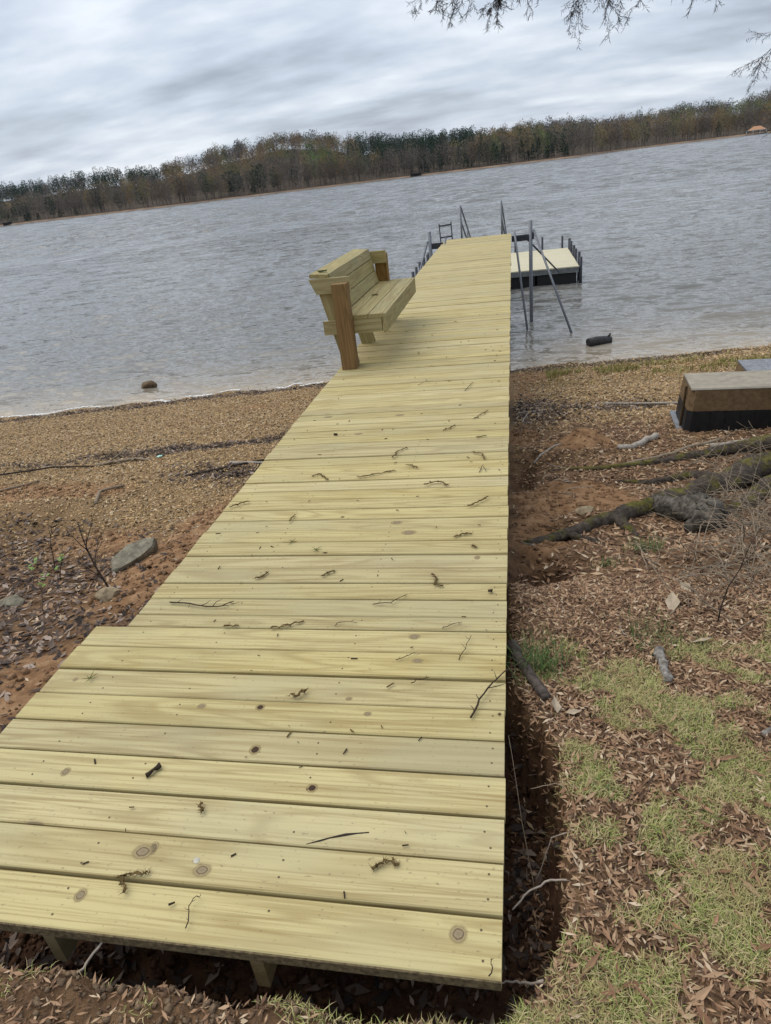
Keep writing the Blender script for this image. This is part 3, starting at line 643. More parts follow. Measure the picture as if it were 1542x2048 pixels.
# ================================================================= bench
bn = thing('wooden_bench', (-1.6, 7.7, 0), 'heavy new pine bench with slatted sloping back on the left edge of the walkway', 'bench')
def B(x, y, z): return (x + 1.6, y - 7.7, z)
NY, FYb = 6.50, 8.95
for yc in (NY + .07, FYb - .07):
    o = board('post', B(-1.605, yc, 0), B(-1.605, yc, .835), .15, .14, (0, 1, 0), POSTW, bn)
for yc, s in ((NY + .14 + .0205, 1), (FYb - .14 - .0205, -1)):
    # arm rest board with its back end cut on a slope
    def armrest(x0t, x0b, x1, z0, z1, name, mat):
        mb = MB(); h = .019; L0 = (x0t + x0b) / 2; cx = (L0 + x1) / 2; cz = (z0 + z1) / 2
        V = [(x0b - cx, -h, z0 - cz), (x1 - cx, -h, z0 - cz), (x1 - cx, -h, z1 - cz), (x0t - cx, -h, z1 - cz)]
        V += [(a, h, c_) for a, _, c_ in V]
        mb.add(V, [(0, 1, 2, 3), (7, 6, 5, 4), (0, 4, 5, 1), (1, 5, 6, 2), (2, 6, 7, 3), (3, 7, 4, 0)])
        o = mb.build(name, mat, bn); o.location = B(cx, yc, cz); return o
    armrest(-1.935, -1.875, -1.525, .735, .881, 'arm_rest', BENCHW)
    armrest(-1.85, -1.85, -1.245, .33, .468, 'seat_support', BENCHW)
for yc in (NY + .14 + .06, 7.62, FYb - .14 - .06):          # sloping back legs
    board('back_leg', B(-1.80, yc, .84), B(-1.615, yc, .0), .165, .038, (0, 1, 0), BENCHW, bn)
ys0, ys1 = NY + .16, FYb - .16
board('seat_support', B(-1.84, 7.66, .40), B(-1.25, 7.66, .40), .138, .038, (0, 1, 0), BENCHW, bn)
for xc in (-1.60, -1.452, -1.304):
    board('seat_board', B(xc, NY + .14, .489), B(xc, FYb - .05, .489), .142, .038, (0, 0, 1), BENCHW, bn)
board('seat_front_board', B(-1.214, NY + .13, .415), B(-1.214, FYb - .04, .415), .185, .036, (1, 0, 0), BENCHW, bn)
sl = Vector((-.215, 0, 1)).normalized(); nrm = Vector((1, 0, .215)).normalized()
base = Vector((-1.665, 0, .515))
for k in range(3):
    c_ = base + sl * (.07 + k * .144)
    if k == 2: c_ = base + sl * (.062 + k * .144)
    wdt = .138 if k < 2 else .12
    board('back_board', B(c_.x, ys0 + .045, c_.z), B(c_.x, ys1 - .02, c_.z), wdt, .038, nrm, BENCHW, bn)
board('back_cap', B(-1.835, NY + .165, .903), B(-1.835, FYb - .18, .903), .185, .038, (.10, 0, 1), BENCHW, bn)
# ================================================================= ground cover
def on_land(x, y, margin=.03): return (gz(x, y) > WZ + margin)
def outside_deck(x, y): return (x > .01) | (x < -1.9) | (y < .9) | ((x < -1.74) & (y > 2.25))
def slope_tilt(n, s): return rng.normal(0, s, (n, 2))
CUBE = np.array([(-1, -1, -1), (1, -1, -1), (1, 1, -1), (-1, 1, -1), (-.7, -.7, 1), (.7, -.7, 1), (.7, .7, 1), (-.7, .7, 1)], float)
CUBEF = [(0, 3, 2, 1), (4, 5, 6, 7), (0, 1, 5, 4), (1, 2, 6, 5), (2, 3, 7, 6), (3, 0, 4, 7)]
OCT = np.array([(-1, -.55, 0), (.2, -1, -.1), (1, -.1, .1), (.35, .95, 0), (-.75, .7, -.1), (.1, 0, .9), (-.25, .1, .75)], float)
OCTF = [(0, 1, 5), (1, 2, 5), (2, 3, 5), (3, 6, 5), (3, 4, 6), (4, 0, 6), (0, 5, 6)]
# --- pebbles of the beach
def sample(n, x0, x1, y0, y1, dens):
    x = rng.uniform(x0, x1, n); y = rng.uniform(y0, y1, n); k = rng.uniform(0, 1, n) < dens(x, y); x, y = x[k], y[k]
    k = on_land(x, y, -.04) & outside_deck(x, y); return x[k], y[k]
def pebble_nodes(mat):
    ng = bpy.data.node_groups.new('pebble_scatter', 'GeometryNodeTree')
    ng.interface.new_socket('Geometry', in_out='INPUT', socket_type='NodeSocketGeometry'); ng.interface.new_socket('Geometry', in_out='OUTPUT', socket_type='NodeSocketGeometry')
    gi, go = ng.nodes.new('NodeGroupInput'), ng.nodes.new('NodeGroupOutput')
    ico = ng.nodes.new('GeometryNodeMeshIcoSphere'); ico.inputs['Radius'].default_value = 1; ico.inputs['Subdivisions'].default_value = 1
    sp = ng.nodes.new('GeometryNodeSetPosition'); nzt = ng.nodes.new('ShaderNodeTexNoise'); nzt.inputs['Scale'].default_value = 1.1; vm = ng.nodes.new('ShaderNodeVectorMath'); vm.operation = 'SUBTRACT'; vm.inputs[1].default_value = (.5, .5, .5)
    sm = ng.nodes.new('GeometryNodeSetMaterial'); sm.inputs['Material'].default_value = mat
    ip = ng.nodes.new('GeometryNodeInstanceOnPoints')
    a1 = ng.nodes.new('GeometryNodeInputNamedAttribute'); a1.data_type = 'FLOAT_VECTOR'; a1.inputs['Name'].default_value = 'scl'
    a2 = ng.nodes.new('GeometryNodeInputNamedAttribute'); a2.data_type = 'FLOAT_VECTOR'; a2.inputs['Name'].default_value = 'rot'
    L = ng.links.new
    L(nzt.outputs['Color'], vm.inputs[0]); L(ico.outputs['Mesh'], sp.inputs['Geometry']); L(vm.outputs[0], sp.inputs['Offset']); L(sp.outputs[0], sm.inputs['Geometry']); L(sm.outputs[0], ip.inputs['Instance'])
    L(gi.outputs[0], ip.inputs['Points']); L(a2.outputs['Attribute'], ip.inputs['Rotation']); L(a1.outputs['Attribute'], ip.inputs['Scale']); L(ip.outputs[0], go.inputs[0])
    return ng
def beach(name, xr, yr, n, dens, smin, smax, ng, label):
    x, y = sample(n, *xr, *yr, dens); m = len(x)
    s = smin * (smax / smin) ** (rng.uniform(0, 1, m) ** 2.0)
    S = np.stack([s * rng.uniform(.8, 1.4, m), s * rng.uniform(.6, 1.0, m), s * rng.uniform(.3, .7, m)], -1)
    z = gz(x, y) + S[:, 2] * .35
    me = bpy.data.meshes.new(name); me.vertices.add(m); me.vertices.foreach_set('co', np.stack([x, y, z], -1).astype(np.float32).ravel())
    for an, arr in (('scl', S), ('rot', np.stack([rng.normal(0, .28, m), rng.normal(0, .28, m), rng.uniform(0, 6.28, m)], -1))):
        a = me.attributes.new(an, 'FLOAT_VECTOR', 'POINT'); a.data.foreach_set('vector', arr.astype(np.float32).ravel())
    me.update(); o = link(bpy.data.objects.new(name, me)); md = o.modifiers.new('scatter', 'NODES'); md.node_group = ng
    return tag(o, label, 'gravel', kind='stuff')
M = Mat('beach_pebbles', .85, .25); isl = M.rand()
nz = M.noise(M.coord('Object'), 1.3, 3)
c = M.ramp(isl, [(.0, (.04, .026, .016)), (.2, (.19, .118, .055)), (.42, (.44, .285, .135)), (.62, (.60, .415, .205)), (.8, (.35, .245, .14)), (.92, (.50, .41, .29)), (1.0, (.70, .55, .34))])
M.color(M.mix(M.math('MULTIPLY', M.smooth(nz, .4, .65), .3), c, (.15, .105, .065))); PEB = pebble_nodes(M.m)
beach('beach_gravel_left', (-13, -1.85), (4.0, 13.9), 230000, lambda x, y: m_gravel(x, y) * (1 - .75 * m_clay(x, y)) * (1 - .6 * m_dark(x, y)) * np.clip(1.5 - np.abs(x + 5) / 14, .2, 1), .0055, .021, PEB, 'tan and brown pebbles covering the beach left of the walkway')
beach('beach_gravel_right', (0.02, 7.5), (6.0, 14.6), 95000, lambda x, y: m_gravel(x, y) * (1 - .8 * m_clay(x, y)) * (1 - .6 * m_dark(x, y)) * sst(7.8, 4, x), .0065, .025, PEB, 'tan pebbles covering the beach right of the walkway')
# --- clods on the clay and in the trench
CL = simple('clay_clods', (.31, .19, .105), .95, .1, .4, 30, .5, c2=(.14, .078, .042))
x, y = sample(26000, -8, 1.6, 1.0, 8.0, lambda x, y: .75 * m_clay(x, y)); m = len(x)
s = .006 * (4.5) ** (rng.uniform(0, 1, m) ** 2.4); S = np.stack([s, s * rng.uniform(.7, 1, m), s * rng.uniform(.5, .9, m)], -1)
V, F_ = scatter(CUBE, CUBEF, np.stack([x, y, gz(x, y) + s * .2], -1), S, rng.uniform(0, 6.28, m), slope_tilt(m, .6), jitter=.35)
tag(np_obj('clay_clods', V, F_, CL), 'crumbs of orange clay beside the walkway', 'soil', kind='stuff')
HU = simple('humus_clods', (.13, .07, .04), .95, .1, .5, 40, .6, c2=(.035, .019, .012))
x = rng.uniform(-2.2, .3, 9000); y = rng.uniform(.8, 2.6, 9000); k = trench(x, y) > .3; x, y = x[k], y[k]; m = len(x)
s = .004 * (4.5) ** (rng.uniform(0, 1, m) ** 2.2); S = np.stack([s, s * rng.uniform(.7, 1, m), s * rng.uniform(.5, .9, m)], -1)
V, F_ = scatter(CUBE, CUBEF, np.stack([x, y, gz(x, y) + s * .2], -1), S, rng.uniform(0, 6.28, m), slope_tilt(m, .6), jitter=.35)
tag(np_obj('dark_soil_crumbs', V, F_, HU), 'dark crumbly soil in the trench beside the walkway', 'soil', kind='stuff')

x = rng.uniform(-2.2, .45, 7000); y = rng.uniform(.35, .92, 7000); k = trench(x, y) < .6; x, y = x[k], y[k]; m = len(x)
s = .0016 * (6.5) ** (rng.uniform(0, 1, m) ** 2.4); S = np.stack([s, s * rng.uniform(.7, 1, m), s * rng.uniform(.5, .9, m)], -1)
V, F_ = scatter(CUBE, CUBEF, np.stack([x, y, gz(x, y) + s * .3], -1), S, rng.uniform(0, 6.28, m), slope_tilt(m, .6), jitter=.35)
tag(np_obj('brown_soil_crumbs', V, F_, simple('soil_crumbs', (.25, .175, .11), .95, .1, .5, 40, .6, c2=(.085, .056, .035))), 'brown soil crumbs on the lip of the trench in front of the nearest plank', 'soil', kind='stuff')
# --- fallen leaves: folded, pointed blades
def leaf_tmpl(curl=.25, fold=.22):
    V = []; xs = [-1, -.1, 1]; ws = [.12, 1, .06]
    for x, w in zip(xs, ws):
        zc = curl * (x * x); V += [(x, -w, zc + fold * w), (x, 0, zc), (x, w, zc + fold * w)]
    F_ = []
    for i in range(2):
        for j in range(2):
            a = i * 3 + j; F_.append((a, a + 3, a + 4, a + 1))
    return np.array(V, float), F_
def leaves(name, x, y, L, wr_, mat, label, cat='leaves', lift=.008, tilt=.3):
    m = len(x); l = rng.uniform(L[0], L[1], m); w = l * rng.uniform(wr_[0], wr_[1], m)
    S = np.stack([l, w, w * rng.uniform(-1.2, 1.6, m)], -1)
    T, TF = leaf_tmpl()
    V, F_ = scatter(T, TF, np.stack([x, y, gz(x, y) + lift * rng.uniform(.1, 1.6, m)], -1), S, rng.uniform(0, 6.28, m), slope_tilt(m, tilt), jitter=.12)
    return tag(np_obj(name, V, F_, mat), label, cat, kind='stuff')
M = Mat('dead_leaf_brown', .75, .25); c = M.ramp(M.island(), [(0, (.055, .03, .018)), (.3, (.155, .087, .048)), (.55, (.275, .16, .09)), (.8, (.38, .24, .14)), (.93, (.46, .33, .205)), (1, (.58, .46, .32))])
M.color(c); LEAFB = M.m
M = Mat('dead_leaf_dark', .8, .2); c = M.ramp(M.island(), [(0, (.022, .016, .014)), (.5, (.085, .062, .05)), (.8, (.19, .14, .11)), (1, (.38, .30, .24))])
M.color(c); LEAFD = M.m
def grassmask(x, y):
    n = fbm(x * 4.2, y * 4.2, 61, 4); n2 = fbm(x * 13, y * 13, 63, 3)
    a = sst(2.75, 2.0, y + (x - .6) * -.25) * sst(-.02, .16, x - np.interp(y, [.9, 1.1, 1.45, 1.75, 2.0, 2.3], [.07, .13, .165, .12, .06, .0]) * (y > .85))
    a = np.where(y < .88, 1.0, a)
    return np.clip(a * sst(.445, .545, n + (n2 - .5) * .55 + .09 * (y < .88) * sst(-1.7, -.5, x)), 0, 1)
def lit_dens(x, y):
    r = sst(9.2, 6.5, y) * sst(-.05, .15, x) * (1 - m_clay(x, y)); 
    l = .9 * sst(-1.8, -2.05, x) * sst(5.6, 3.8, y + (x + 3) * .25) * (1 - .85 * m_clay(x, y))
    f = .28 * (y < .86)
    return np.clip(np.maximum.reduce([r, l, f * np.ones_like(x)]) * (1 - .8 * grassmask(x, y)) * (1 - .5 * trench(x, y)), 0, 1)
x, y = sample(66000, .0, 1.5, .4, 3.2, lambda x, y: lit_dens(x, y) * np.interp(y, [.8, 2.0, 2.6], [.75, .85, 1])); leaves('leaf_litter_bank', x, y, (.007, .022), (.14, .36), LEAFB, 'layer of thin brown dead leaves on the bank right of the walkway')
x, y = sample(32000, .0, 4.0, 3.2, 9.2, lit_dens); leaves('leaf_litter_slope', x, y, (.012, .038), (.18, .4), LEAFB, 'brown dead leaves on the slope down to the right beach')
x, y = sample(14000, -6.5, -1.75, .3, 5.4, lit_dens); leaves('leaf_litter_left', x, y, (.018, .05), (.25, .5), LEAFD, 'grey and dark dead leaves on the bank left of the walkway')
x, y = sample(9000, -6.5, -1.75, .3, 5.0, lit_dens); leaves('leaf_litter_left_brown', x, y, (.015, .042), (.2, .45), LEAFB, 'brown dead leaves on the bank left of the walkway')
x, y = sample(12000, -2.2, .4, .3, .9, lambda x, y: .5 + 0 * x); leaves('leaf_litter_front', x, y, (.006, .018), (.15, .35), LEAFB, 'brown leaf crumbs on the ground in front of the walkway')
x, y = sample(170000, -12, 4, 6, 14.4, lambda x, y: m_dark(x, y) ** 1.2); leaves('driftline_litter', x, y, (.016, .05), (.18, .45), LEAFD, 'dark line of washed-up leaves and bark along the beach', tilt=.35)
x = rng.uniform(-2.1, .25, 2500); y = rng.uniform(.85, 2.5, 2500); k = trench(x, y) > .5; leaves('trench_litter', x[k], y[k], (.015, .04), (.25, .5), LEAFD, 'dark wet leaves at the bottom of the trench')

# --- grass: curled blades
def grass(name, x, y, L, W, mat, label, curl=1.5, cat='grass'):
    m = len(x); l = rng.uniform(L[0], L[1], m) * (.55 + .9 * fbm(x * 11, y * 11, 17, 3)); a = rng.uniform(0, 6.28, m); cu = rng.uniform(.3, curl, m); lean = rng.uniform(.05, .8, m)
    segs = 3; px = np.zeros(m); pz = np.zeros(m); V = np.zeros((m, 2 * segs + 1, 3)); side = np.stack([-np.sin(a), np.cos(a)], -1)
    bend = rng.normal(0, .5 if curl < 3 else 1.0, m); sxx = np.zeros(m)
    z0 = gz(x, y) - .004
    for k in range(segs + 1):
        w = W * (1 - (k / segs) ** 1.5)
        cx = x + np.cos(a) * px + side[:, 0] * sxx; cy = y + np.sin(a) * px + side[:, 1] * sxx; cz = z0 + pz
        if k < segs:
            V[:, 2 * k] = np.stack([cx - side[:, 0] * w, cy - side[:, 1] * w, cz], -1); V[:, 2 * k + 1] = np.stack([cx + side[:, 0] * w, cy + side[:, 1] * w, cz], -1)
        else: V[:, 2 * k] = np.stack([cx, cy, cz], -1)
        t = lean + cu * (k / segs) * 1.3; d = l / segs
        px = px + np.sin(t) * d; pz = pz + np.cos(t) * d; sxx = sxx + bend * d * (k / segs)
        pz = np.maximum(pz, .002)
    q = [(2 * k, 2 * k + 1, 2 * k + 3, 2 * k + 2) for k in range(segs - 1)] 
    tri = (2 * segs - 2, 2 * segs - 1, 2 * segs)
    base = (np.arange(m) * (2 * segs + 1))[:, None]
    T = np.concatenate([np.array([(a_, b_, c_) for (a_, b_, c_, d_) in q] + [(a_, c_, d_) for (a_, b_, c_, d_) in q] + [tri])[None] + base[:, :, None]], 0).reshape(-1, 3)
    return tag(np_obj(name, V.reshape(-1, 3), T, mat, smooth=True), label, cat, kind='stuff')
M = Mat('spring_turf', .65, .25); isl = M.island()
gcol = M.ramp(isl, [(0, (.40, .30, .15)), (.22, (.60, .49, .27)), (.40, (.46, .42, .18)), (.55, (.27, .31, .085)), (.8, (.36, .39, .12)), (1, (.13, .18, .045))]); M.color(M.mix(M.math('MULTIPLY', M.smooth(M.noise(M.coord('Object'), 6, 3), .45, .62), .55), gcol, (.43, .34, .16))); TURF = M.m
M = Mat('green_grass', .6, .25); M.color(M.ramp(M.island(), [(0, (.055, .10, .03)), (.6, (.10, .17, .045)), (1, (.19, .22, .08))])); GREEN = M.m
x, y = sample(165000, .02, 1.45, .45, 2.9, grassmask); grass('turf_right', x, y, (.018, .055), .0013, TURF, 'patchy curled yellow-green turf on the bank right of the walkway', 3.4)
x, y = sample(26000, -2.0, .45, .3, .87, grassmask); grass('turf_front', x, y, (.018, .05), .0013, TURF, 'patchy turf on the ground in front of the nearest plank', 3.4)
def tuft(cx, cy, n, r, L, W, mat, label, cat='grass', curl=.7):
    x = rng.normal(cx, r, n); y = rng.normal(cy, r, n); grass('grass_tuft', x, y, L, W, mat, label, curl, cat)['kind'] = 'stuff'
tuft(.13, 2.22, 260, .06, (.05, .15), .0022, GREEN, 'dark green grass tuft against the right edge of the walkway')
tuft(.84, 3.81, 160, .06, (.04, .13), .0022, GREEN, 'green grass tuft below the mossy root')
tuft(.55, 3.45, 90, .05, (.03, .08), .002, GREEN, 'small bright green tuft beside the dark hole')
tuft(.62, 2.45, 300, .10, (.03, .08), .0016, GREEN, 'bright green grass patch behind the lichen-covered log')
x, y = sample(2600, .0, 2.2, .7, 2.6, lambda x, y: grassmask(x, y)); grass('green_blades', x, y, (.02, .06), .0016, GREEN, 'single greener grass blades among the turf', 1.0)
M = Mat('beach_weed', .7, .2); M.color(M.ramp(M.island(), [(0, (.19, .16, .04)), (.6, (.25, .26, .07)), (1, (.30, .24, .11))])); WEED = M.m
x = rng.uniform(.6, 6.5, 5200); y = 12.35 + (x - 1) * .10 + rng.normal(0, .42, 5200); k = (fbm(x * 1.6, y * 1.6, 91, 3) > .44) & on_land(x, y, .03)
grass('beach_weeds', x[k], y[k], (.05, .16), .006, WEED, 'yellow-green weeds sprouting through the gravel on the right beach', .6, 'weeds')

# ================================================================= single things lying on the walkway
TWIG = simple('dark_twig_bark', (.065, .045, .03), .9, .2, .4, 60, .4)
CATK = simple('dry_catkin', (.20, .135, .055), .9, .1, .4, 90, .4, c2=(.07, .045, .02))
LEAFG = simple('fresh_needle_green', (.16, .17, .045), .7, .2, .3, 40, .2)
dr = random.Random(21)
def hair(mb, p, L, r, dirv):
    q = Vector(p) + Vector(dirv) * L * .5 + Vector((dr.uniform(-1, 1), dr.uniform(-1, 1), 0)) * L * .18
    mb.tube([p, q, Vector(p) + Vector(dirv) * L], [r, r * .8, r * .3], 4)
def debris(kind, pts, label):
    mb = MB(); P = [Vector((x, y, .006)) for x, y in pts]; o0 = P[0].copy(); o0.z = 0
    def sub(P, n, j):
        out_ = []
        for a, b in zip(P[:-1], P[1:]):
            for k in range(n): out_.append(a.lerp(b, k / n) + Vector((dr.uniform(-j, j), dr.uniform(-j, j), dr.uniform(0, j * .7))))
        return out_ + [P[-1]]
    if kind == 'twig':
        Q = sub(P, 3, .004); n_ = len(Q); L = sum((b - a).length for a, b in zip(P[:-1], P[1:]))
        base_r = min(.0034, max(.0016, L * .011))
        Q = [q + Vector((0, 0, base_r * .4 + .004 * math.sin(math.pi * i / n_))) for i, q in enumerate(Q)]
        mb.tube([q - o0 for q in Q], [base_r * (1.1 - .6 * i / n_) for i in range(n_)], 6, jit=.15, rnd=dr)
        for i in range(1, n_, 2):
            d = (Q[min(i + 1, n_ - 1)] - Q[i - 1]).normalized(); sd = Vector((-d.y, d.x, 0)) * dr.choice((-1, 1)) + d * .8 + Vector((0, 0, .25))
            hair(mb, Q[i] - o0, L * dr.uniform(.06, .22), base_r * .55, sd.normalized())
        m_ = TWIG
    elif kind == 'catkin':
        Q = sub(P, 5, .007)
        for s_ in range(2):
            R_ = [q + Vector((dr.uniform(-.005, .005), dr.uniform(-.005, .005), dr.uniform(0, .005))) for q in Q]
            mb.tube([q - o0 for q in R_], [dr.uniform(.0012, .0036) for _ in R_], 5, jit=.25, rnd=dr)
        for q in Q:
            for k in range(4):
                a = dr.uniform(0, 6.28); hair(mb, q - o0, dr.uniform(.006, .02), .0009, (math.cos(a), math.sin(a), dr.uniform(0, .5)))
        m_ = CATK
    elif kind == 'bark':
        Q = sub(P, 2, .003); mb.tube([q - o0 + Vector((0, 0, .004)) for q in Q], [dr.uniform(.006, .010) for _ in Q], 6, jit=.35, rnd=dr); m_ = TWIG
    else:
        for k in range(7):
            a = k * .9 + dr.uniform(-.2, .2); hair(mb, Vector((0, 0, .006)), dr.uniform(.02, .045), .0016, (math.cos(a), math.sin(a), dr.uniform(.0, .35)))
        m_ = LEAFG
    nm = {'twig': 'twig', 'catkin': 'catkin', 'bark': 'bark_crumb', 'leaf': 'needle_sprig'}[kind]
    o = mb.build(nm, m_, None, smooth=True, loc=o0); tag(o, label, {'twig': 'twig', 'catkin': 'catkin', 'bark': 'bark', 'leaf': 'sprig'}[kind], 'plant debris fallen on the walkway')
for d_ in DEBRIS: debris(*d_)
for k in range(150):                                           # tiny bits that nothing tells apart
    mb = MB(); s = dr.uniform(.0015, .0048); mb.tube([(-s * dr.uniform(1, 4), 0, .002), (s * dr.uniform(1, 4), dr.uniform(-s, s) * 2, .002)], s * .6, 5, jit=.3, rnd=dr)
    o = mb.build('debris_crumb', TWIG if k % 3 else CATK, None, loc=(dr.uniform(-1.65, -.05), .95 + 8 * dr.random() ** 1.1, .0015)); o.rotation_euler = (0, 0, dr.uniform(0, 3.1))
    tag(o, 'tiny dark crumb of plant debris on the walkway planks', 'crumb', 'tiny crumbs on the walkway')
# acorn-sized pale pebble and green pine sprig on the bench
mb = MB(); mb.tube([(0, 0, 0), (0, 0, .002), (0, 0, .004)], [.009, .010, .004], 9, jit=.12, rnd=dr)
tag(mb.build('pale_chip', simple('pale_chip', (.62, .58, .48)), None, loc=(-.888, 1.13, .0)), 'small round whitish chip on the second plank', 'chip')
mb = MB()
for k in range(40):
    a = dr.uniform(0, 6.28); e_ = dr.uniform(-.1, .6); r0 = Vector((dr.uniform(-.04, .04), dr.uniform(-.02, .02), .008))
    hair(mb, r0, dr.uniform(.02, .035), .004, (math.cos(a), math.sin(a), e_))
tag(mb.build('green_sprig', simple('sprig_green', (.035, .075, .02)), None, loc=(-1.82, 6.80, .925)), 'dark green sprig on the near end of the bench back', 'sprig')
mb = MB()
for k in range(14):
    a = dr.uniform(0, 6.28); hair(mb, Vector((dr.uniform(-.03, .03), dr.uniform(-.02, .02), .006)), dr.uniform(.03, .07), .003, (math.cos(a), math.sin(a), dr.uniform(0, .3)))
tag(mb.build('dry_sprig', CATK, None, loc=(-1.5, 7.75, .508)), 'dry catkin sprig on the bench seat', 'sprig')

# ================================================================= things on the ground
def gp(x, y, dz=0.0): return Vector((x, y, float(gz(x, y)) + dz))
DRIFT = simple('bleached_driftwood', (.46, .42, .36), .85, .2, .3, 30, .4, c2=(.25, .215, .175))
STICK = simple('tan_dead_stick', (.33, .26, .18), .85, .2, .3, 40, .4)
DSTICK = simple('dark_dead_stick', (.085, .065, .05), .9, .2, .4, 40, .4)
ROOTW = simple('pale_cut_root', (.50, .42, .34), .8, .2, .25, 50, .3)
def stick(name, pts, r0, r1, mat, label, cat='stick', n=8, lift=.6, forks=0, group=None, jit=.1):
    P = []
    for (a, b) in zip(pts[:-1], pts[1:]):
        for k in range(4): t = k / 4; P.append((a[0] * (1 - t) + b[0] * t + dr.uniform(-1, 1) * r0 * .5, a[1] * (1 - t) + b[1] * t + dr.uniform(-1, 1) * r0 * .5))
    P.append(pts[-1]); m = len(P); o0 = gp(*P[0])
    Q = [gp(x, y, r0 * lift) - o0 for x, y in P]
    z0, z1 = Q[0].z, Q[-1].z
    for i, q in enumerate(Q): q.z = max(q.z, z0 + (z1 - z0) * i / (m - 1))
    mb = MB(); mb.tube(Q, [r0 + (r1 - r0) * i / (m - 1) for i in range(m)], n, jit=jit, rnd=dr)
    for f_ in range(forks):
        i = dr.randrange(1, m - 1); d = (Q[i + 1] - Q[i]).normalized(); sd = Vector((-d.y, d.x, .25)) * dr.choice((-1, 1)); sd.z = abs(sd.z)
        hair(mb, Q[i], r0 * dr.uniform(8, 22), r0 * .5, (d * .7 + sd).normalized())
    return tag(mb.build(name, mat, None, smooth=True, loc=o0), label, cat, group)
stick('driftwood_branch', [(1.06, 6.6), (1.2, 6.59), (1.36, 6.8), (1.5, 6.95)], .028, .035, DRIFT, 'short thick bleached driftwood branch, bent, on the clay in front of the black float', 'driftwood')
stick('dead_branch', [(.9, 6.10), (1.1, 6.16), (1.47, 6.36), (1.75, 6.58), (2.08, 6.80)], .014, .022, STICK, 'long pale curved branch lying behind the mossy root', 'branch')
stick('dead_branch', [(1.95, 6.58), (2.31, 6.63), (2.75, 6.80)], .026, .03, DRIFT, 'pale branch at the right edge in front of the black float', 'branch')
stick('dead_branch', [(1.21, 9.1), (1.69, 9.03), (2.3, 8.97)], .014, .018, DRIFT, 'thin straight bleached branch on the gravel left of the black float', 'branch')
stick('dead_branch', [(-5.55, 7.5), (-5.08, 7.67), (-4.75, 7.55)], .025, .012, STICK, 'forked pale driftwood on the left beach by the dark leaf line', 'driftwood', forks=3)
stick('dead_branch', [(-4.44, 5.77), (-4.65, 6.2), (-4.5, 6.45)], .022, .014, STICK, 'bent grey stick on the left beach below the clay mound', 'stick')
stick('dead_branch', [(-3.9, 6.8), (-3.3, 7.2), (-2.6, 7.6)], .014, .009, DSTICK, 'dark branched stick near the left edge of the walkway', 'stick', forks=5)
stick('dead_branch', [(-3.5, 7.25), (-2.9, 7.2)], .02, .015, DRIFT, 'short grey driftwood piece near the left edge of the walkway', 'driftwood')
stick('dead_branch', [(-7.4, 7.0), (-6.2, 7.45), (-5.6, 7.5)], .014, .01, DSTICK, 'long dark stick at the left border of the beach', 'stick', forks=4)
stick('dead_branch', [(-6.4, 6.2), (-6.0, 6.9)], .02, .014, STICK, 'grey stick leaning over the orange clay at the left border', 'stick')
stick('dead_branch', [(.05, 8.75), (.5, 8.9)], .012, .008, DRIFT, 'thin pale stick in the dark leaves beside the walkway, right side', 'stick')
stick('dead_branch', [(.12, 8.3), (.22, 8.8)], .010, .008, DRIFT, 'short pale stick pointing at the lake, in the dark leaves right of the walkway', 'stick')
stick('dead_branch', [(.22, 6.35), (.5, 6.7)], .012, .008, DRIFT, 'pale stick at the edge of the hole right of the walkway', 'stick')
BARKLOG = simple('lichen_bark', (.34, .32, .29), .95, .1, .5, 45, .8, c2=(.09, .075, .06))
stick('lichen_log', [(.63, 2.34), (.625, 2.24), (.612, 2.12)], .020, .017, BARKLOG, 'short grey lichen-covered log lying in the turf', 'log', n=10, jit=.2)
stick('grey_root', [(-.03, 2.42), (.05, 2.25), (.15, 1.97)], .03, .018, simple('grey_root_bark', (.13, .105, .09), .95, .1, .4, 40, .6), 'thick grey root coming out beside the walkway at the grass tuft', 'root', jit=.2)
stick('dead_branch', [(1.02, 1.95), (.86, 1.83)], .006, .012, BARKLOG, 'short grey lichen stick at the right border in the turf', 'stick')
for k in range(64):                                           # small dead twigs strewn over both banks
    right = k < 34
    x_, y_ = (dr.uniform(.12, 1.7), dr.uniform(2.2, 6.3)) if right else (dr.uniform(-6.5, -2.1), dr.uniform(3.3, 8.6))
    a_ = dr.uniform(0, 3.14); l_ = dr.uniform(.08, .3)
    stick('dead_twig', [(x_, y_), (x_ + math.cos(a_) * l_ * .5 + dr.uniform(-.03, .03), y_ + math.sin(a_) * l_ * .5), (x_ + math.cos(a_) * l_, y_ + math.sin(a_) * l_ + dr.uniform(-.03, .03))], dr.uniform(.003, .007), .002, dr.choice((STICK, DSTICK, DRIFT)),
          'small dead twig in the leaf litter on the right bank' if right else 'small dead twig strewn on the left bank and beach', 'twig', n=5, forks=dr.randrange(2), group='small twigs on the right bank' if right else 'small twigs on the left bank')
def strand(name, P, r0, r1, mat, label, cat='root'):
    P = [Vector(p) for p in P]; Q = []
    for a, b in zip(P[:-1], P[1:]):
        for k in range(4): Q.append(a.lerp(b, k / 4) + Vector((dr.uniform(-1, 1), dr.uniform(-1, 1), dr.uniform(-1, 1))) * r0 * .9)
    Q.append(P[-1]); m = len(Q); o0 = Q[0].copy(); mb = MB(); mb.tube([q - o0 for q in Q], [r0 + (r1 - r0) * i / (m - 1) for i in range(m)], 6)
    return tag(mb.build(name, mat, None, smooth=True, loc=o0), label, cat)
strand('cut_root', [(.195, 1.265, -.14), (.13, 1.27, -.15), (.07, 1.24, -.17), (.02, 1.19, -.185)], .0035, .0028, ROOTW, 'pale wavy root sticking out of the trench wall beside the second plank')
strand('cut_root', [(.10, .965, -.10), (.055, .985, -.16), (.02, 1.0, -.19), (-.01, 1.0, -.2)], .0045, .002, ROOTW, 'grey forked root at the near right corner of the trench')
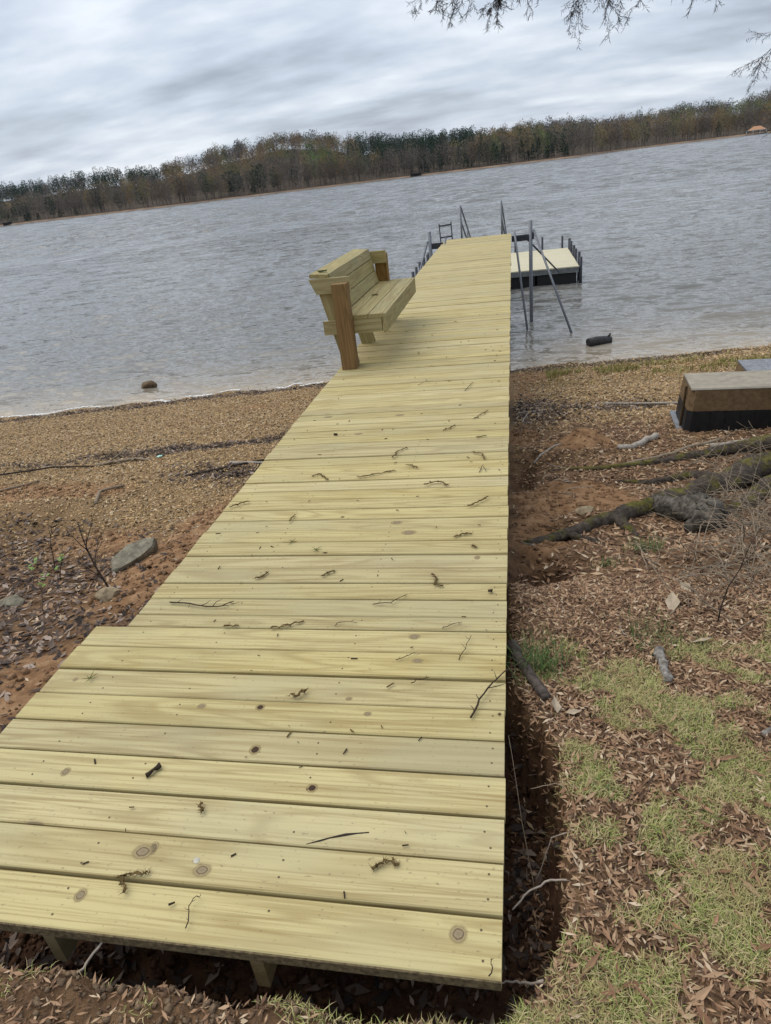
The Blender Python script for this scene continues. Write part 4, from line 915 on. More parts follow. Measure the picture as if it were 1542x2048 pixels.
strand('cut_root', [(-1.13, .80, -.075), (-1.12, .85, -.085), (-1.08, .92, -.06), (-1.05, .97, -.05)], .0045, .003, ROOTW, 'pale root slanting under the nearest plank on the left')
strand('cut_root', [(.21, 1.40, -.10), (.14, 1.42, -.17), (.11, 1.38, -.25), (.09, 1.36, -.30)], .0022, .0015, ROOTW, 'thin hair-like root hanging down the trench wall')
strand('straw', [(.09, 1.33, -.33), (.05, 1.5, -.2), (.01, 1.72, -.05)], .0018, .0012, STICK, 'thin straw leaning from the trench to the walkway edge', 'straw')
strand('straw', [(.30, 1.52, -.09), (.16, 1.57, -.10), (.08, 1.56, -.12)], .0018, .0012, STICK, 'straight straw lying over the top of the trench', 'straw')
# rocks
def rock(name, cx, cy, sx_, sy_, sz_, rz, mat, label, seed, sink=.3, flat=0, cat='rock', z=None):
    r_ = random.Random(seed); import bmesh
    bm = bmesh.new(); bmesh.ops.create_icosphere(bm, subdivisions=3, radius=1)
    planes = [(Vector((r_.uniform(-1, 1), r_.uniform(-1, 1), r_.uniform(-.6, 1))).normalized(), r_.uniform(.55, .85)) for _ in range(11)]
    for v in bm.verts:
        for n_, d_ in planes:
            k = v.co.dot(n_)
            if k > d_: v.co -= n_ * (k - d_)
        v.co += Vector((r_.uniform(-1, 1), r_.uniform(-1, 1), r_.uniform(-1, 1))) * .02
        v.co = Vector((v.co.x * sx_, v.co.y * sy_, v.co.z * sz_))
    me = bpy.data.meshes.new(name); bm.to_mesh(me); bm.free(); me.materials.append(mat)
    o = bpy.data.objects.new(name, me); p = gp(cx, cy, sz_ * (1 - sink) * .6) if z is None else Vector((cx, cy, z)); o.location = p; o.rotation_euler = (r_.uniform(-.1, .1), r_.uniform(-.1, .1), rz); link(o)
    return tag(o, label, cat)
ROCKG = simple('grey_green_stone', (.29, .265, .195), .9, .15, .35, 9, .9, .03, c2=(.12, .105, .075))
ROCKT = simple('tan_stone', (.42, .33, .21), .9, .15, .3, 18, .5)
mb = MB(); pr_ = random.Random(3); poly = [(-.42, -.10), (-.30, -.17), (.05, -.16), (.30, -.12), (.45, .02), (.34, .15), (.05, .20), (-.28, .13)]; k_ = len(poly); V = []
for zz_, s_ in ((-.08, 1.0), (.045, 1.02), (.075, .95)):
    V += [(x_ * s_ + pr_.uniform(-.012, .012), y_ * s_ + pr_.uniform(-.012, .012), zz_ + pr_.uniform(-.008, .008) + x_ * .03) for x_, y_ in poly]
V.append((0, 0, .082))
mb.add(V, [(l_ * k_ + i_, l_ * k_ + (i_ + 1) % k_, (l_ + 1) * k_ + (i_ + 1) % k_, (l_ + 1) * k_ + i_) for l_ in (0, 1) for i_ in range(k_)] + [(2 * k_ + i_, 2 * k_ + (i_ + 1) % k_, 3 * k_) for i_ in range(k_)])
o = mb.build('slab_rock', ROCKG, None, loc=gp(-3.2, 4.42, .03)); o.scale = (.54, .60, .85); o.rotation_euler = (rad(14), rad(-4), rad(58)); tag(o, 'flat slanting grey-green slab of rock behind the bare sapling', 'rock')
rock('stone', -2.95, 3.68, .10, .075, .06, .5, ROCKT, 'fist-sized pale stone below the slab rock', 5)
rock('stone', -3.75, 3.62, .12, .09, .05, .2, ROCKG, 'grey flat stone in the leaves at the left border', 6)
rock('stone', .55, 4.7, .085, .06, .035, .2, ROCKT, 'rounded flat tan stone on the clay beside the mossy root', 7)
rock('stone', -6.9, 6.1, .16, .1, .06, .1, ROCKT, 'tan stone on the orange clay at the left border', 8)
rock('stone', -2.45, 2.75, .3, .13, .05, .9, simple('pinkish_stone', (.33, .26, .20), .9, .15, .3, 14, .5), 'flat pinkish stone half buried by the left step of the walkway', 9)
for i_, (x_, y_, s_, l_) in enumerate(((.395, 1.30, .016, 'larger of the two pale pebbles side by side in the bare patch of turf'), (.375, 1.275, .013, 'smaller of the two pale pebbles side by side in the bare patch of turf'),
                        (.52, 1.66, .017, 'single whitish pebble in the leaves right of the trench'), (.45, 1.19, .011, 'small pale pebble right of the pebble pair'), (.475, .90, .012, 'yellowish pebble at the bottom border'))):
    rock('pebble', x_, y_, s_, s_ * .7, s_ * .5, .3 * i_, simple('pale_pebble', (.46, .34, .21), .8, .2, .2, 50, .2), l_, 30 + i_, cat='pebble')
rock('muddy_clump', -8.46, 14.1, .24, .16, .14, 0, simple('weedy_clump', (.19, .13, .075), .95, .2, .5, 25, .8, c2=(.07, .05, .03)), 'brown muddy clump sticking out of the water on the left', 12, z=WZ + .03, cat='clump')
# small mint-coloured scrap on the left beach
rock('mint_scrap', -4.78, 7.8, .055, .035, .02, .4, Mat('mint_plastic', .4, .4).color((.35, .62, .52)).m, 'mint-green scrap on the dark leaf line of the left beach', 14, cat='scrap')
# floating log
lg = thing('floating_log', (1.86, 15.2, WZ), 'short dark log lying in the shallow water right of the walkway', 'log')
LOGB = simple('wet_log_bark', (.045, .042, .042), .55, .4, .5, 25, .7, c2=(.015, .013, .012))
mb = MB(); mb.tube([(-.24, -.10, .06), (-.08, -.03, .075), (.1, .06, .06), (.25, .13, .05)], [.108, .104, .095, .08], 16, jit=.06, rnd=dr); mb.build('trunk', LOGB, lg, smooth=True)
mb = MB(); mb.tube([(.19, .1, .11), (.235, .11, .17), (.245, .12, .205)], [.03, .022, .012], 8, jit=.15, rnd=dr); mb.build('branch_stub', LOGB, lg, smooth=True)
mb = MB(); mb.tube([(-.2415, -.101, .06), (-.2465, -.103, .06)], [.09, .09], 16, jit=.05, rnd=dr); mb.build('cut_end', simple('log_cut_end', (.03, .026, .024), .6, .3), lg)

# upturned plastic dock floats
TANPL = simple('mud_stained_plastic', (.20, .135, .07), .8, .2, .35, 22, .2, c2=(.115, .07, .035))
TOPPL = simple('dusty_plastic_top', (.36, .32, .255), .85, .2, .2, 10, .15)
RIMPL = simple('scuffed_rim', (.26, .27, .29), .6, .3, .3, 20, .2)
def tubfloat(x, y, z, L, Wd, Hh, rz, label, toptan):
    t = thing('dock_float', (x, y, z), label, 'dock float', 'upturned plastic dock floats on the right beach', rz)
    tp = .86
    def shell(name, z0, z1, mat, cap):
        def ring(zz_, o=0):
            k = 1 - (1 - tp) * zz_ / Hh; a, b = L / 2 - (1 - k) * .45 * Wd - o, Wd / 2 * k - o; c_ = .05
            return [(-a + c_, -b, zz_), (a - c_, -b, zz_), (a, -b + c_, zz_), (a, b - c_, zz_), (a - c_, b, zz_), (-a + c_, b, zz_), (-a, b - c_, zz_), (-a, -b + c_, zz_)]
        mb = MB(); V = ring(z0) + ring(z1); F_ = [(i, (i + 1) % 8, 8 + (i + 1) % 8, 8 + i) for i in range(8)]
        if cap == 2: F_.append(tuple(8 + i for i in range(8)))
        mb.add(V, F_); return mb.build(name, mat, t)
    shell('lower_wall', 0, Hh * .52, BLACKPL, 0); shell('upper_wall', Hh * .5205, Hh - .02, TANPL, 0)
    mb = MB(); k = tp; a, b = L / 2 - (1 - k) * .45 * Wd - .004, Wd / 2 * k - .004
    mb.box(-a, a, -b, b, Hh - .03, Hh, ch=.018); mb.build('top', TOPPL if toptan else RIMPL, t)
    mb = MB(); mb.box(-L / 2 - .05, L / 2 + .05, -Wd / 2 - .05, Wd / 2 + .05, .0, .022, ch=.004); mb.build('rim', RIMPL, t)
    for i_ in range(9):
        xx_ = -L / 2 + .12 + i_ * (L - .24) / 8; mb = MB(); k0 = 1 - (1 - tp) * .05; k1 = 1 - (1 - tp) * .5
        M4 = None; mb.add([(xx_ - .02, -Wd / 2 * k0 - .004, .03), (xx_ + .02, -Wd / 2 * k0 - .004, .03), (xx_ + .02, -Wd / 2 * k1 - .012, Hh * .5), (xx_ - .02, -Wd / 2 * k1 - .012, Hh * .5),
                                  (xx_ - .02, -Wd / 2 * k0 + .02, .03), (xx_ + .02, -Wd / 2 * k0 + .02, .03), (xx_ + .02, -Wd / 2 * k1 + .02, Hh * .5), (xx_ - .02, -Wd / 2 * k1 + .02, Hh * .5)],
                                 [(0, 1, 2, 3), (0, 4, 5, 1), (1, 5, 6, 2), (2, 6, 7, 3), (3, 7, 4, 0)]); mb.build('rib', BLACKPL, t)
    for i_ in range(2):
        for s_ in (-.5, .15):
            yy_ = s_ * Wd * .5 + .05; mb = MB(); mb.tube([(-L / 2 - .008, yy_, .03), (-L / 2 + .045 * .5, yy_ * .93, Hh * .95)], .012, 6); mb.build('rib', BLACKPL if i_ == 0 else TANPL, t); break
    return t
tubfloat(2.56, 7.50, -1.14, 1.42, .70, .50, rad(-4), 'nearer upturned black dock float with a mud-tan upper half, on the right beach', True)
tubfloat(3.62, 9.15, -1.42, 1.42, .75, .42, rad(-3), 'farther grey-topped dock float partly hidden behind the tan one', False)

# brown leaves and pale leaves lying singly in the foreground
T_, TF_ = leaf_tmpl(.18, .25)
def leaf_mesh(l, w, mat, seed):
    r_ = np.random.default_rng(seed); V = T_ * np.array([l, w, w]) * (1 + r_.uniform(-.15, .15, T_.shape)); mb = MB(); mb.add([tuple(v) for v in V], TF_); return mb.mesh('fallen_leaf', mat)
LM = [leaf_mesh(.022 + .003 * k, .0055 + .0008 * (k % 4), simple('leaf_single_%d' % k, c_, .75, .25, .2, 30, .2), 70 + k) for k, c_ in enumerate(((.29, .155, .085), (.36, .205, .115), (.23, .12, .065), (.42, .27, .16), (.33, .185, .10), (.27, .15, .085)))]
cnt = 0
while cnt < 120:
    x_, y_ = dr.uniform(.2, 1.05), dr.uniform(.72, 1.9)
    if float(trench(x_, y_)) > .1: continue
    o = bpy.data.objects.new('fallen_leaf', LM[cnt % 6]); o.location = gp(x_, y_, .016); o.rotation_euler = (dr.uniform(-.3, .3), dr.uniform(-.3, .3), dr.uniform(0, 6.28)); s_ = dr.uniform(.75, 1.25); o.scale = (s_, s_, s_); link(o)
    tag(o, 'narrow brown dead leaf lying on the turf right of the trench', 'leaf', 'single brown leaves on the near turf'); cnt += 1
PALE = simple('pale_curled_leaf', (.46, .37, .26), .75, .25, .25, 20, .2)
for i_, (x_, y_, s_, l_) in enumerate(((.76, 2.75, .075, 'large pale tan leaf among the brown leaves on the bank'), (.81, 2.42, .045, 'curled pale leaf standing up above the turf at right'), (.87, 2.95, .06, 'pale leaf beside the dead brush'),
                                       (.18, 1.93, .045, 'pale pointed leaf at the upper end of the trench'), (.245, 1.9, .03, 'second grey leaf at the upper end of the trench'), (-.02, .78, .03, 'tan leaf at the bottom border below the right corner of the walkway'))):
    me = leaf_mesh(s_, s_ * .45, PALE, 90 + i_); o = bpy.data.objects.new('pale_leaf', me); o.location = gp(x_, y_, .02); o.rotation_euler = (dr.uniform(-.5, .5), dr.uniform(-.4, .4), dr.uniform(0, 6)); link(o); tag(o, l_, 'leaf')

# sapling and small plants on the left
def plant(name, x, y, h, label, n, mat, leafmat=None, spread=.35, r=.008, cat='sapling', lean=(0, 0)):
    t = thing(name, gp(x, y), label, cat)
    mb = MB(); lf = MB()
    def grow(p, d, L, r_, depth):
        Q = [p]; dd = Vector(d)
        for k in range(5):
            dd = (dd + Vector((dr.uniform(-.22, .22), dr.uniform(-.22, .22), dr.uniform(-.02, .16)))).normalized(); Q.append(Q[-1] + dd * L / 5)
        mb.tube(Q, [r_ * (1 - .65 * k / 5) for k in range(6)], 5)
        if depth > 0:
            for k in range(n):
                i = dr.randrange(1, 5); a = dr.uniform(0, 6.28)
                grow(Q[i], (Vector((math.cos(a), math.sin(a), .5)) * spread * 2 + dd * .5).normalized(), L * dr.uniform(.35, .65), r_ * .5, depth - 1)
        elif leafmat:
            for k in range(3):
                a = dr.uniform(0, 6.28); q = Q[-1 - k]; u = Vector((math.cos(a), math.sin(a), .3)) * .035; v = Vector((-u.y, u.x, 0)) * .45
                lf.add([q, q + u * .5 + v, q + u, q + u * .5 - v], [(0, 1, 2, 3)])
    grow(Vector((0, 0, -.03)), Vector((lean[0], lean[1], 1)).normalized(), h, r, 2)
    mb.build('stems', mat, t, smooth=True)
    if leafmat and lf.n: lf.build('leaves', leafmat, t)
    return t
YG = Mat('young_leaf_green', .6, .3).color((.16, .26, .05)).m
plant('bare_sapling', -3.06, 3.85, .62, 'bare dark sapling growing beside the grey slab rock', 4, DSTICK, None, .4, .010, lean=(-.22, .1))
plant('young_sprout', -3.7, 4.1, .36, 'small sprout with fresh green leaves left of the bare sapling', 2, DSTICK, YG, .4, .005, 'sprout')
plant('young_sprout', -3.35, 3.45, .42, 'thin grey sprout with a few green leaves nearest the left border', 2, STICK, YG, .35, .006, 'sprout', lean=(.2, -.1))
plant('bare_sapling', -3.95, 4.35, .45, 'thin bare twiggy shoot at the left border', 3, DSTICK, None, .5, .005, lean=(.3, 0))
plant('bare_sapling', .93, 2.62, .55, 'thin dark shoot standing among the pale leaves right of the walkway', 2, DSTICK, None, .25, .004, lean=(0, .1))
# dead brush at the right border
BR = simple('dead_brush_stems', (.36, .29, .21), .9, .1, .4, 40, .3, c2=(.17, .13, .09))
def brush(x, y, n, r, hgt, label):
    t = thing('dead_brush', gp(x, y), label, 'brush', 'dead brush along the right border'); mb = MB()
    for k in range(n):
        a = dr.uniform(0, 6.28); q = Vector((dr.gauss(0, r), dr.gauss(0, r), 0)); q.z = float(gz(x + q.x, y + q.y) - gz(x, y)) - .01
        d = Vector((math.cos(a) * .8, math.sin(a) * .8, dr.uniform(.15, 1.2))).normalized(); L = dr.uniform(.15, hgt) ; Q = [q]
        for i in range(6):
            d = (d + Vector((dr.uniform(-.25, .25), dr.uniform(-.25, .25), -.16 + dr.uniform(-.1, .1)))).normalized(); Q.append(Q[-1] + d * L / 6)
        r_ = dr.uniform(.0022, .0046); mb.tube(Q, [r_ * (1 - .1 * i) for i in range(7)], 4)
        if dr.random() < .5: hair(mb, Q[3], L * .4, r_ * .7, (d + Vector((dr.uniform(-1, 1), dr.uniform(-1, 1), dr.uniform(0, .8)))).normalized())
    mb.build('stems', BR, t, smooth=True)['kind'] = 'stuff'
for (x_, y_, n_, r_, h_, l_) in ((1.62, 3.85, 150, .22, .55, 'tangle of dead brush right of the gnarled root knob'), (1.75, 4.9, 130, .28, .75, 'dead brush over the mossy root at the right border'), (1.25, 3.3, 130, .22, .5, 'lower dead brush just above the turf at the right border'),
                                   (2.15, 6.0, 60, .25, .7, 'dead brush in front of the upturned black float'), (1.95, 4.0, 110, .3, .7, 'dead brush standing farthest right, by the tree'), (1.0, 3.0, 36, .2, .35, 'low dead stems among the pale leaves of the bank')):
    brush(x_, y_, n_, r_, h_, l_)
# ================================================================= tree at the right with mossy roots and branches over the picture
tr = thing('lakeside_tree', (3.05, 6.25, -1.05), 'tree at the right with mossy roots and dark bare twigs hanging in from above', 'tree')
OT = Vector((3.05, 6.25, -1.05))
M = Mat('root_bark_with_moss', .95, .15); v = M.coord('Object'); n1 = M.noise(v, 22, 8, .65); n2 = M.noise(v, 5, 5, .6)
bk = M.ramp(n1, [(.3, (.028, .022, .018)), (.55, (.085, .068, .054)), (.75, (.17, .145, .12))]); ms = M.ramp(n1, [(.3, (.045, .045, .014)), (.7, (.19, .165, .045))])
geo = M.n('ShaderNodeNewGeometry'); sz = M.n('ShaderNodeSeparateXYZ'); M.l(geo.outputs['Normal'], sz.inputs[0])
mk = M.math('MULTIPLY', M.smooth(n2, .46, .58), M.smooth(sz.outputs['Z'], .0, .6)); M.color(M.mix(mk, bk, ms)); M.bump(M.math('ADD', n1, M.math('MULTIPLY', n2, .5)), .9, .03); ROOTM = M.m
BARK = simple('tree_bark', (.13, .11, .09), .95, .1, .5, 16, .9, .03, c2=(.035, .028, .022))
KNOB = simple('gnarled_grey_bark', (.19, .17, .14), .95, .15, .5, 20, 1.0, .04, c2=(.03, .025, .02))
def root(pts, rr_, mat=ROOTM, name='root', sink=.3, n=12, jit=.12):
    P = []; R_ = []
    for k in range(len(pts) - 1):
        for q in range(6):
            t = q / 6; P.append((pts[k][0] * (1 - t) + pts[k + 1][0] * t, pts[k][1] * (1 - t) + pts[k + 1][1] * t)); R_.append(rr_[k] * (1 - t) + rr_[k + 1] * t)
    P.append(pts[-1]); R_.append(rr_[-1])
    Q = [gp(x, y) for x, y in P]; zs = np.array([q.z for q in Q]); ks = np.convolve(np.pad(zs, 4, mode='edge'), np.ones(9) / 9, 'valid')
    Q = [Vector((q.x + dr.gauss(0, r * .12), q.y + dr.gauss(0, r * .12), max(z, k) + r * (1 - sink) - .01)) - OT for q, z, k, r in zip(Q, ks, zs, R_)]
    mb = MB(); mb.tube(Q, R_, n, jit=jit, rnd=dr); return mb.build(name, mat, tr, smooth=True)
root([(.10, 4.00), (.39, 4.32), (.76, 4.54), (1.08, 4.90), (1.54, 5.28), (2.1, 5.75), (3.0, 6.3)], [.03, .045, .068, .08, .10, .14, .22], sink=.7, jit=.2)
root([(.35, 6.12), (.84, 6.10), (1.43, 6.17), (1.99, 6.40), (2.5, 6.5), (3.0, 6.4)], [.012, .024, .035, .06, .10, .17], sink=.5)
root([(1.6, 4.75), (1.95, 5.2), (2.4, 5.75), (3.0, 6.2)], [.05, .08, .12, .2], sink=.75, jit=.2)
root([(1.1, 4.95), (1.16, 4.72), (1.27, 4.55), (1.34, 4.38), (1.28, 4.22), (1.18, 4.2)], [.05, .08, .10, .115, .095, .045], KNOB, 'root_knob', sink=-.05, n=16, jit=.2)
root([(.78, 4.55), (.80, 4.36), (.86, 4.2)], [.05, .035, .015], jit=.2)
root([(1.5, 5.25), (1.45, 5.0), (1.6, 4.75), (1.62, 4.5)], [.06, .05, .035, .015], jit=.2)
root([(.42, 4.34), (.5, 4.15), (.62, 4.02)], [.035, .022, .01], jit=.2)
root([(1.9, 5.6), (1.6, 5.75), (1.2, 5.65), (.9, 5.75)], [.07, .045, .03, .012], sink=.6, jit=.2)
root([(3.0, 6.2), (3.9, 5.6), (4.8, 5.4)], [.2, .1, .04]); root([(3.1, 6.3), (3.6, 7.2), (4.3, 7.8)], [.2, .1, .04])
tk = [Vector(p) for p in ((0, 0, -.2), (0, 0, .15), (.02, 0, .6), (.06, .02, 1.6), (.08, .0, 3.0), (.14, .05, 5.0), (.1, .1, 7.5), (.2, .1, 10.5))]
mb = MB(); mb.tube(tk, [.46, .36, .28, .24, .215, .18, .13, .05], 18, jit=.06, rnd=dr); mb.build('trunk', BARK, tr, smooth=True)
TW = simple('branch_bark_dark', (.05, .042, .038), .9, .1, .4, 30, .3)
tb = random.Random(77)
def limb(P, r0, r1, name='limb'):
    Q = []
    for a, b in zip(P[:-1], P[1:]):
        for k in range(4): Q.append(Vector(a).lerp(Vector(b), k / 4) + Vector((tb.uniform(-1, 1), tb.uniform(-1, 1), tb.uniform(-1, 1))) * .03)
    Q.append(Vector(P[-1])); m = len(Q); mb = MB(); mb.tube([q - OT for q in Q], [r0 + (r1 - r0) * i / (m - 1) for i in range(m)], 8, jit=.08, rnd=tb); mb.build(name, TW, tr, smooth=True); return Q
def spray(p, d, L, r, depth, mb, droop=.03):
    Q = [Vector(p)]; dd = Vector(d).normalized(); K = 6
    for k in range(K):
        dd = (dd + Vector((tb.uniform(-.2, .2), tb.uniform(-.2, .2), tb.uniform(-.16, .12) - droop * .4))).normalized(); Q.append(Q[-1] + dd * L / K)
    mb.tube([q - OT for q in Q], [r * (1 - .7 * k / K) for k in range(K + 1)], 4)
    if depth > 0:
        for k in range(1, K + 1):
            for s_ in range(1 if tb.random() < .75 else 2):
                a = Vector((tb.uniform(-1, 1), tb.uniform(-.7, .7), tb.uniform(-.75, .6)))
                spray(Q[k], (dd * .75 + a * .85), L * tb.uniform(.28, .5), r * .55, depth - 1, mb, droop)
    else:
        for q in Q[2:]:
            for s_ in range(2):
                a = Vector((tb.uniform(-1, 1), tb.uniform(-1, 1), tb.uniform(-1, .4))).normalized(); e_ = q + (dd * .6 + a).normalized() * tb.uniform(.012, .035)
                mb.tube([q - OT, e_ - OT], [.0013, .0006], 3, cap=False)
L1 = limb([(3.1, 6.25, 3.2), (2.2, 5.8, 3.5), (1.3, 5.3, 3.25), (.5, 5.05, 2.95), (-.1, 4.95, 2.75), (-.5, 5.0, 2.66)], .07, .006)
L2 = limb([(3.1, 6.25, 3.9), (2.3, 5.5, 3.8), (1.6, 5.0, 3.3), (1.1, 4.9, 2.85)], .05, .006)
L3 = limb([(3.0, 6.2, 2.4), (2.5, 6.0, 2.65), (2.1, 5.8, 2.5)], .03, .006)
L4 = limb([(3.1, 6.3, 4.4), (3.6, 7.2, 5.2), (4.2, 8.0, 5.6)], .06, .01); L5 = limb([(3.1, 6.3, 5.2), (4.0, 5.6, 6.0), (4.8, 5.0, 6.2)], .06, .01); L6 = limb([(3.15, 6.3, 6.2), (2.2, 6.7, 7.0), (1.2, 7.0, 7.3)], .05, .01)
def twigs(spec):
    for (p, d, L, dep) in spec:
        L *= .86 if p[0] < 1.9 else 1.0; mb = MB(); spray(p, d, L, .0034 * (L / .4) ** .7, dep, mb); mb.build('twig_spray', TW, tr, smooth=True)
twigs([((.55, 5.03, 2.93), (-1, -.1, -.42), .55, 2), ((.35, 5.0, 2.88), (-1, .1, -.55), .5, 2), ((.05, 4.95, 2.80), (-.9, 0, -.62), .42, 2), ((-.15, 4.95, 2.76), (-.9, -.1, -.55), .30, 2),
       ((.30, 5.0, 2.86), (-.55, .1, -1), .42, 2), ((.72, 5.06, 2.98), (-.45, -.1, -1), .55, 2), ((.72, 5.06, 2.98), (-.75, .1, -.9), .6, 2), ((.62, 5.03, 2.96), (-.25, .1, -1), .5, 2),
       ((.9, 5.1, 3.05), (-.35, 0, -1), .55, 2), ((1.12, 4.92, 2.88), (-.7, 0, -.75), .50, 2), ((1.2, 4.93, 2.92), (-.35, 0, -.9), .42, 2), ((1.25, 4.94, 2.95), (.1, 0, -.85), .42, 2), ((1.05, 4.9, 2.84), (.55, .1, -.62), .40, 2),
       ((.0, 4.95, 2.78), (-.3, 0, -1), .30, 2), ((-.42, 5.0, 2.68), (-1, 0, -.45), .16, 1),
       ((2.1, 5.8, 2.5), (-.6, -.1, -.85), .5, 2), ((2.25, 5.85, 2.52), (-.35, 0, -1), .6, 2), ((2.35, 5.9, 2.55), (-.15, 0, -1), .75, 2), ((2.2, 5.9, 2.2), (-.15, 0, -1), .5, 2)])
for Lx in (L4, L5, L6):
    twigs([(Lx[-1 - k], (tb.uniform(-1, 1), tb.uniform(-1, 1), tb.uniform(-.4, .6)), .9, 2) for k in (0, 2, 4)])

# ================================================================= far shore
SHX = np.radians([-62, -50, -37.9, -27.6, -14.4, -8.5, -.9, 5.1, 6.6, 9.7, 16, 25, 40, 62])
SHR = np.array([760, 770, 745, 550, 530, 514, 500, 505, 560, 632, 634, 640, 660, 700.])
RIDGE = RIDGE_T      # (azimuth, tangent of elevation of the tree tops)
RA = np.array([r[0] for r in RIDGE]); RT = np.array([r[1] for r in RIDGE])
def rshore(a): return np.interp(a, SHX, SHR) + 5 * np.sin(a * 60) + 3 * np.sin(a * 140 + 1)
def hill(a, r):
    rs = rshore(a); top = 1.7 + (rs + 330) * np.interp(a, RA, RT) - 15.0 + 7.5 * np.exp(-((a + .26) / .12) ** 2)
    t = (r - rs)
    z = WZ - 1 + 2.0 * sst(-6, 5, t) + np.clip(top, 3, 200) * sst(6, 340, t) ** .9
    return z - np.clip(t - 380, 0, 200) * .05 + (fbm(a * 40, r * .02, 13, 3) - .5) * 4 * sst(20, 120, t)
fa = np.radians(np.linspace(-62, 62, 320)); ft = np.concatenate([np.linspace(-12, 20, 24), np.linspace(26, 420, 40), np.linspace(450, 1000, 8)])
FA, FT = np.meshgrid(fa, ft); FR = rshore(FA) + FT; FZ = hill(FA, FR)
na = len(fa); ii = (np.arange(len(ft) - 1)[:, None] * na + np.arange(na - 1)[None]).ravel()
M = Mat('far_shore_ground', .95, .1); nn = M.noise(M.coord('Object'), .12, 6, .6)
fl = M.ramp(nn, [(.3, (.055, .042, .03)), (.7, (.10, .075, .052))]); bk_ = M.ramp(nn, [(.35, (.20, .125, .08)), (.65, (.27, .20, .14))])
M.color(M.mix(M.attr('bank'), fl, bk_))
fs = np_obj('far_shore_hills', np.stack([FR * np.sin(FA), FR * np.cos(FA), FZ], -1).reshape(-1, 3), np.stack([ii, ii + 1, ii + na + 1, ii + na], -1), M.m, smooth=True, attrs={'bank': ('FLOAT', sst(9, 5, FT).ravel())})
tag(fs, 'wooded hills across the lake with a bare bank at the waterline', None, kind='structure')

# --- tree shapes for the wood across the lake (about 1 unit = 1 m)
fr2 = np.random.default_rng(99)
def slivers(P, D, L, W, U=None):
    """thin upright triangles: base P, direction D"""
    D = D / np.linalg.norm(D, axis=1)[:, None]; S = np.cross(D, fr2.normal(size=D.shape) * (1 if U is None else .45) + (0 if U is None else U)); S /= np.linalg.norm(S, axis=1)[:, None]
    return np.stack([P - S * W[:, None], P + S * W[:, None], P + D * L[:, None]], 1).reshape(-1, 3)
def t_bare(h, w, n):
    tr_ = []; cr_ = []
    # trunk: crossed tapering blades plus main limbs
    for k in range(3):
        a = k * 2.1; d = np.array([math.cos(a), math.sin(a), 0]) * .16
        tr_.append(np.array([-d, d, (fr2.normal() * .3, fr2.normal() * .3, h * .8)]))
    for k in range(9):
        z0 = h * fr2.uniform(.28, .65); a = fr2.uniform(0, 6.28); L = w * fr2.uniform(.5, .95); d = np.array([-math.sin(a), math.cos(a), 0]) * .11; b0 = np.array([0, 0, z0])
        tr_.append(np.array([b0 - d, b0 + d, b0 + np.array([math.cos(a) * L, math.sin(a) * L, L * fr2.uniform(.7, 1.7)])]))
    u = fr2.normal(size=(n, 3)); u /= np.linalg.norm(u, axis=1)[:, None]; rad_ = fr2.uniform(.2, 1, n) ** .45
    P = u * rad_[:, None] * np.array([w, w, h * .42]); lump = 1 + .22 * np.sin(u[:, 0] * 5 + h) * np.cos(u[:, 1] * 4 + w); P *= lump[:, None]; P[:, 2] += h * .58
    D = u * .7 + np.array([0, 0, .9]) + fr2.normal(size=(n, 3)) * .35
    cr_ = slivers(P, D, fr2.uniform(.6, 1.4, n), fr2.uniform(.14, .36, n), u)
    return np.concatenate(tr_), cr_
def t_pine(h, w, n, cone=False):
    d = .25; tr_ = np.array([(-d, 0, 0), (d, 0, 0), (0, 0, h * .9), (0, -d, 0), (0, d, 0), (0, 0, h * .9)])
    z = fr2.uniform(.12 if cone else .2, 1, n) ** (1.0); a = fr2.uniform(0, 6.28, n)
    prof = (1.03 - z) * 1.1 if cone else np.sqrt(np.clip(1 - ((z - .6) / .42) ** 2, .02, 1))
    lump = 1 + .25 * np.sin(a * 3 + z * 9 + h)
    r = w * prof * lump * fr2.uniform(.2, 1, n) ** .4
    P = np.stack([r * np.cos(a), r * np.sin(a), z * h], -1); D = np.stack([np.cos(a), np.sin(a), fr2.uniform(-.2, .9, n)], -1) + fr2.normal(size=(n, 3)) * .4
    return tr_, slivers(P, D, fr2.uniform(.7, 1.5, n), fr2.uniform(.2, .45, n), np.stack([np.cos(a), np.sin(a), (z - .6) * 3], -1))
def t_dome(h, w, n):
    u = fr2.normal(size=(n, 3)); u[:, 2] = np.abs(u[:, 2]) - .55; u /= np.linalg.norm(u, axis=1)[:, None]
    P = u * fr2.uniform(.72, 1.02, n)[:, None] * np.array([w, w, h * .40]); P *= (1 + .14 * np.sin(u[:, 0] * 6 + h) * np.cos(u[:, 1] * 5 + w))[:, None]; P[:, 2] += h * .56
    d = .12; tr_ = np.array([(-d, 0, 0), (d, 0, 0), (0, 0, h * .8), (0, -d, 0), (0, d, 0), (0, 0, h * .8)])
    return tr_, slivers(P, u * .35 + np.array([0, 0, .6]) + fr2.normal(size=(n, 3)) * .45, fr2.uniform(.4, .9, n), fr2.uniform(.22, .5, n), u)
DT = [t_dome(h, w, 200) for h, w in ((17, 4.6), (19, 5.2), (16, 4.0), (18, 5.6), (15, 4.4))]
BT = [t_bare(h, w, 210) for h, w in ((18, 4.2), (20, 4.8), (16, 3.6), (21, 4.0), (17, 5.2), (19, 4.4))]
PT = [t_pine(h, w, 230) for h, w in ((18, 3.4), (20, 3.0), (16, 3.8))]
CT = [t_pine(h, w, 200, True) for h, w in ((11, 2.4), (14, 2.8), (8, 2.0))]
def mat_far(name, attr=None):
    M = Mat(name, .95, .05); isl = M.island()
    src = M.attr(attr, 'Color') if attr else M.n('ShaderNodeObjectInfo').outputs['Color']
    M.color(M.vary(src, .24, isl)); return M.m
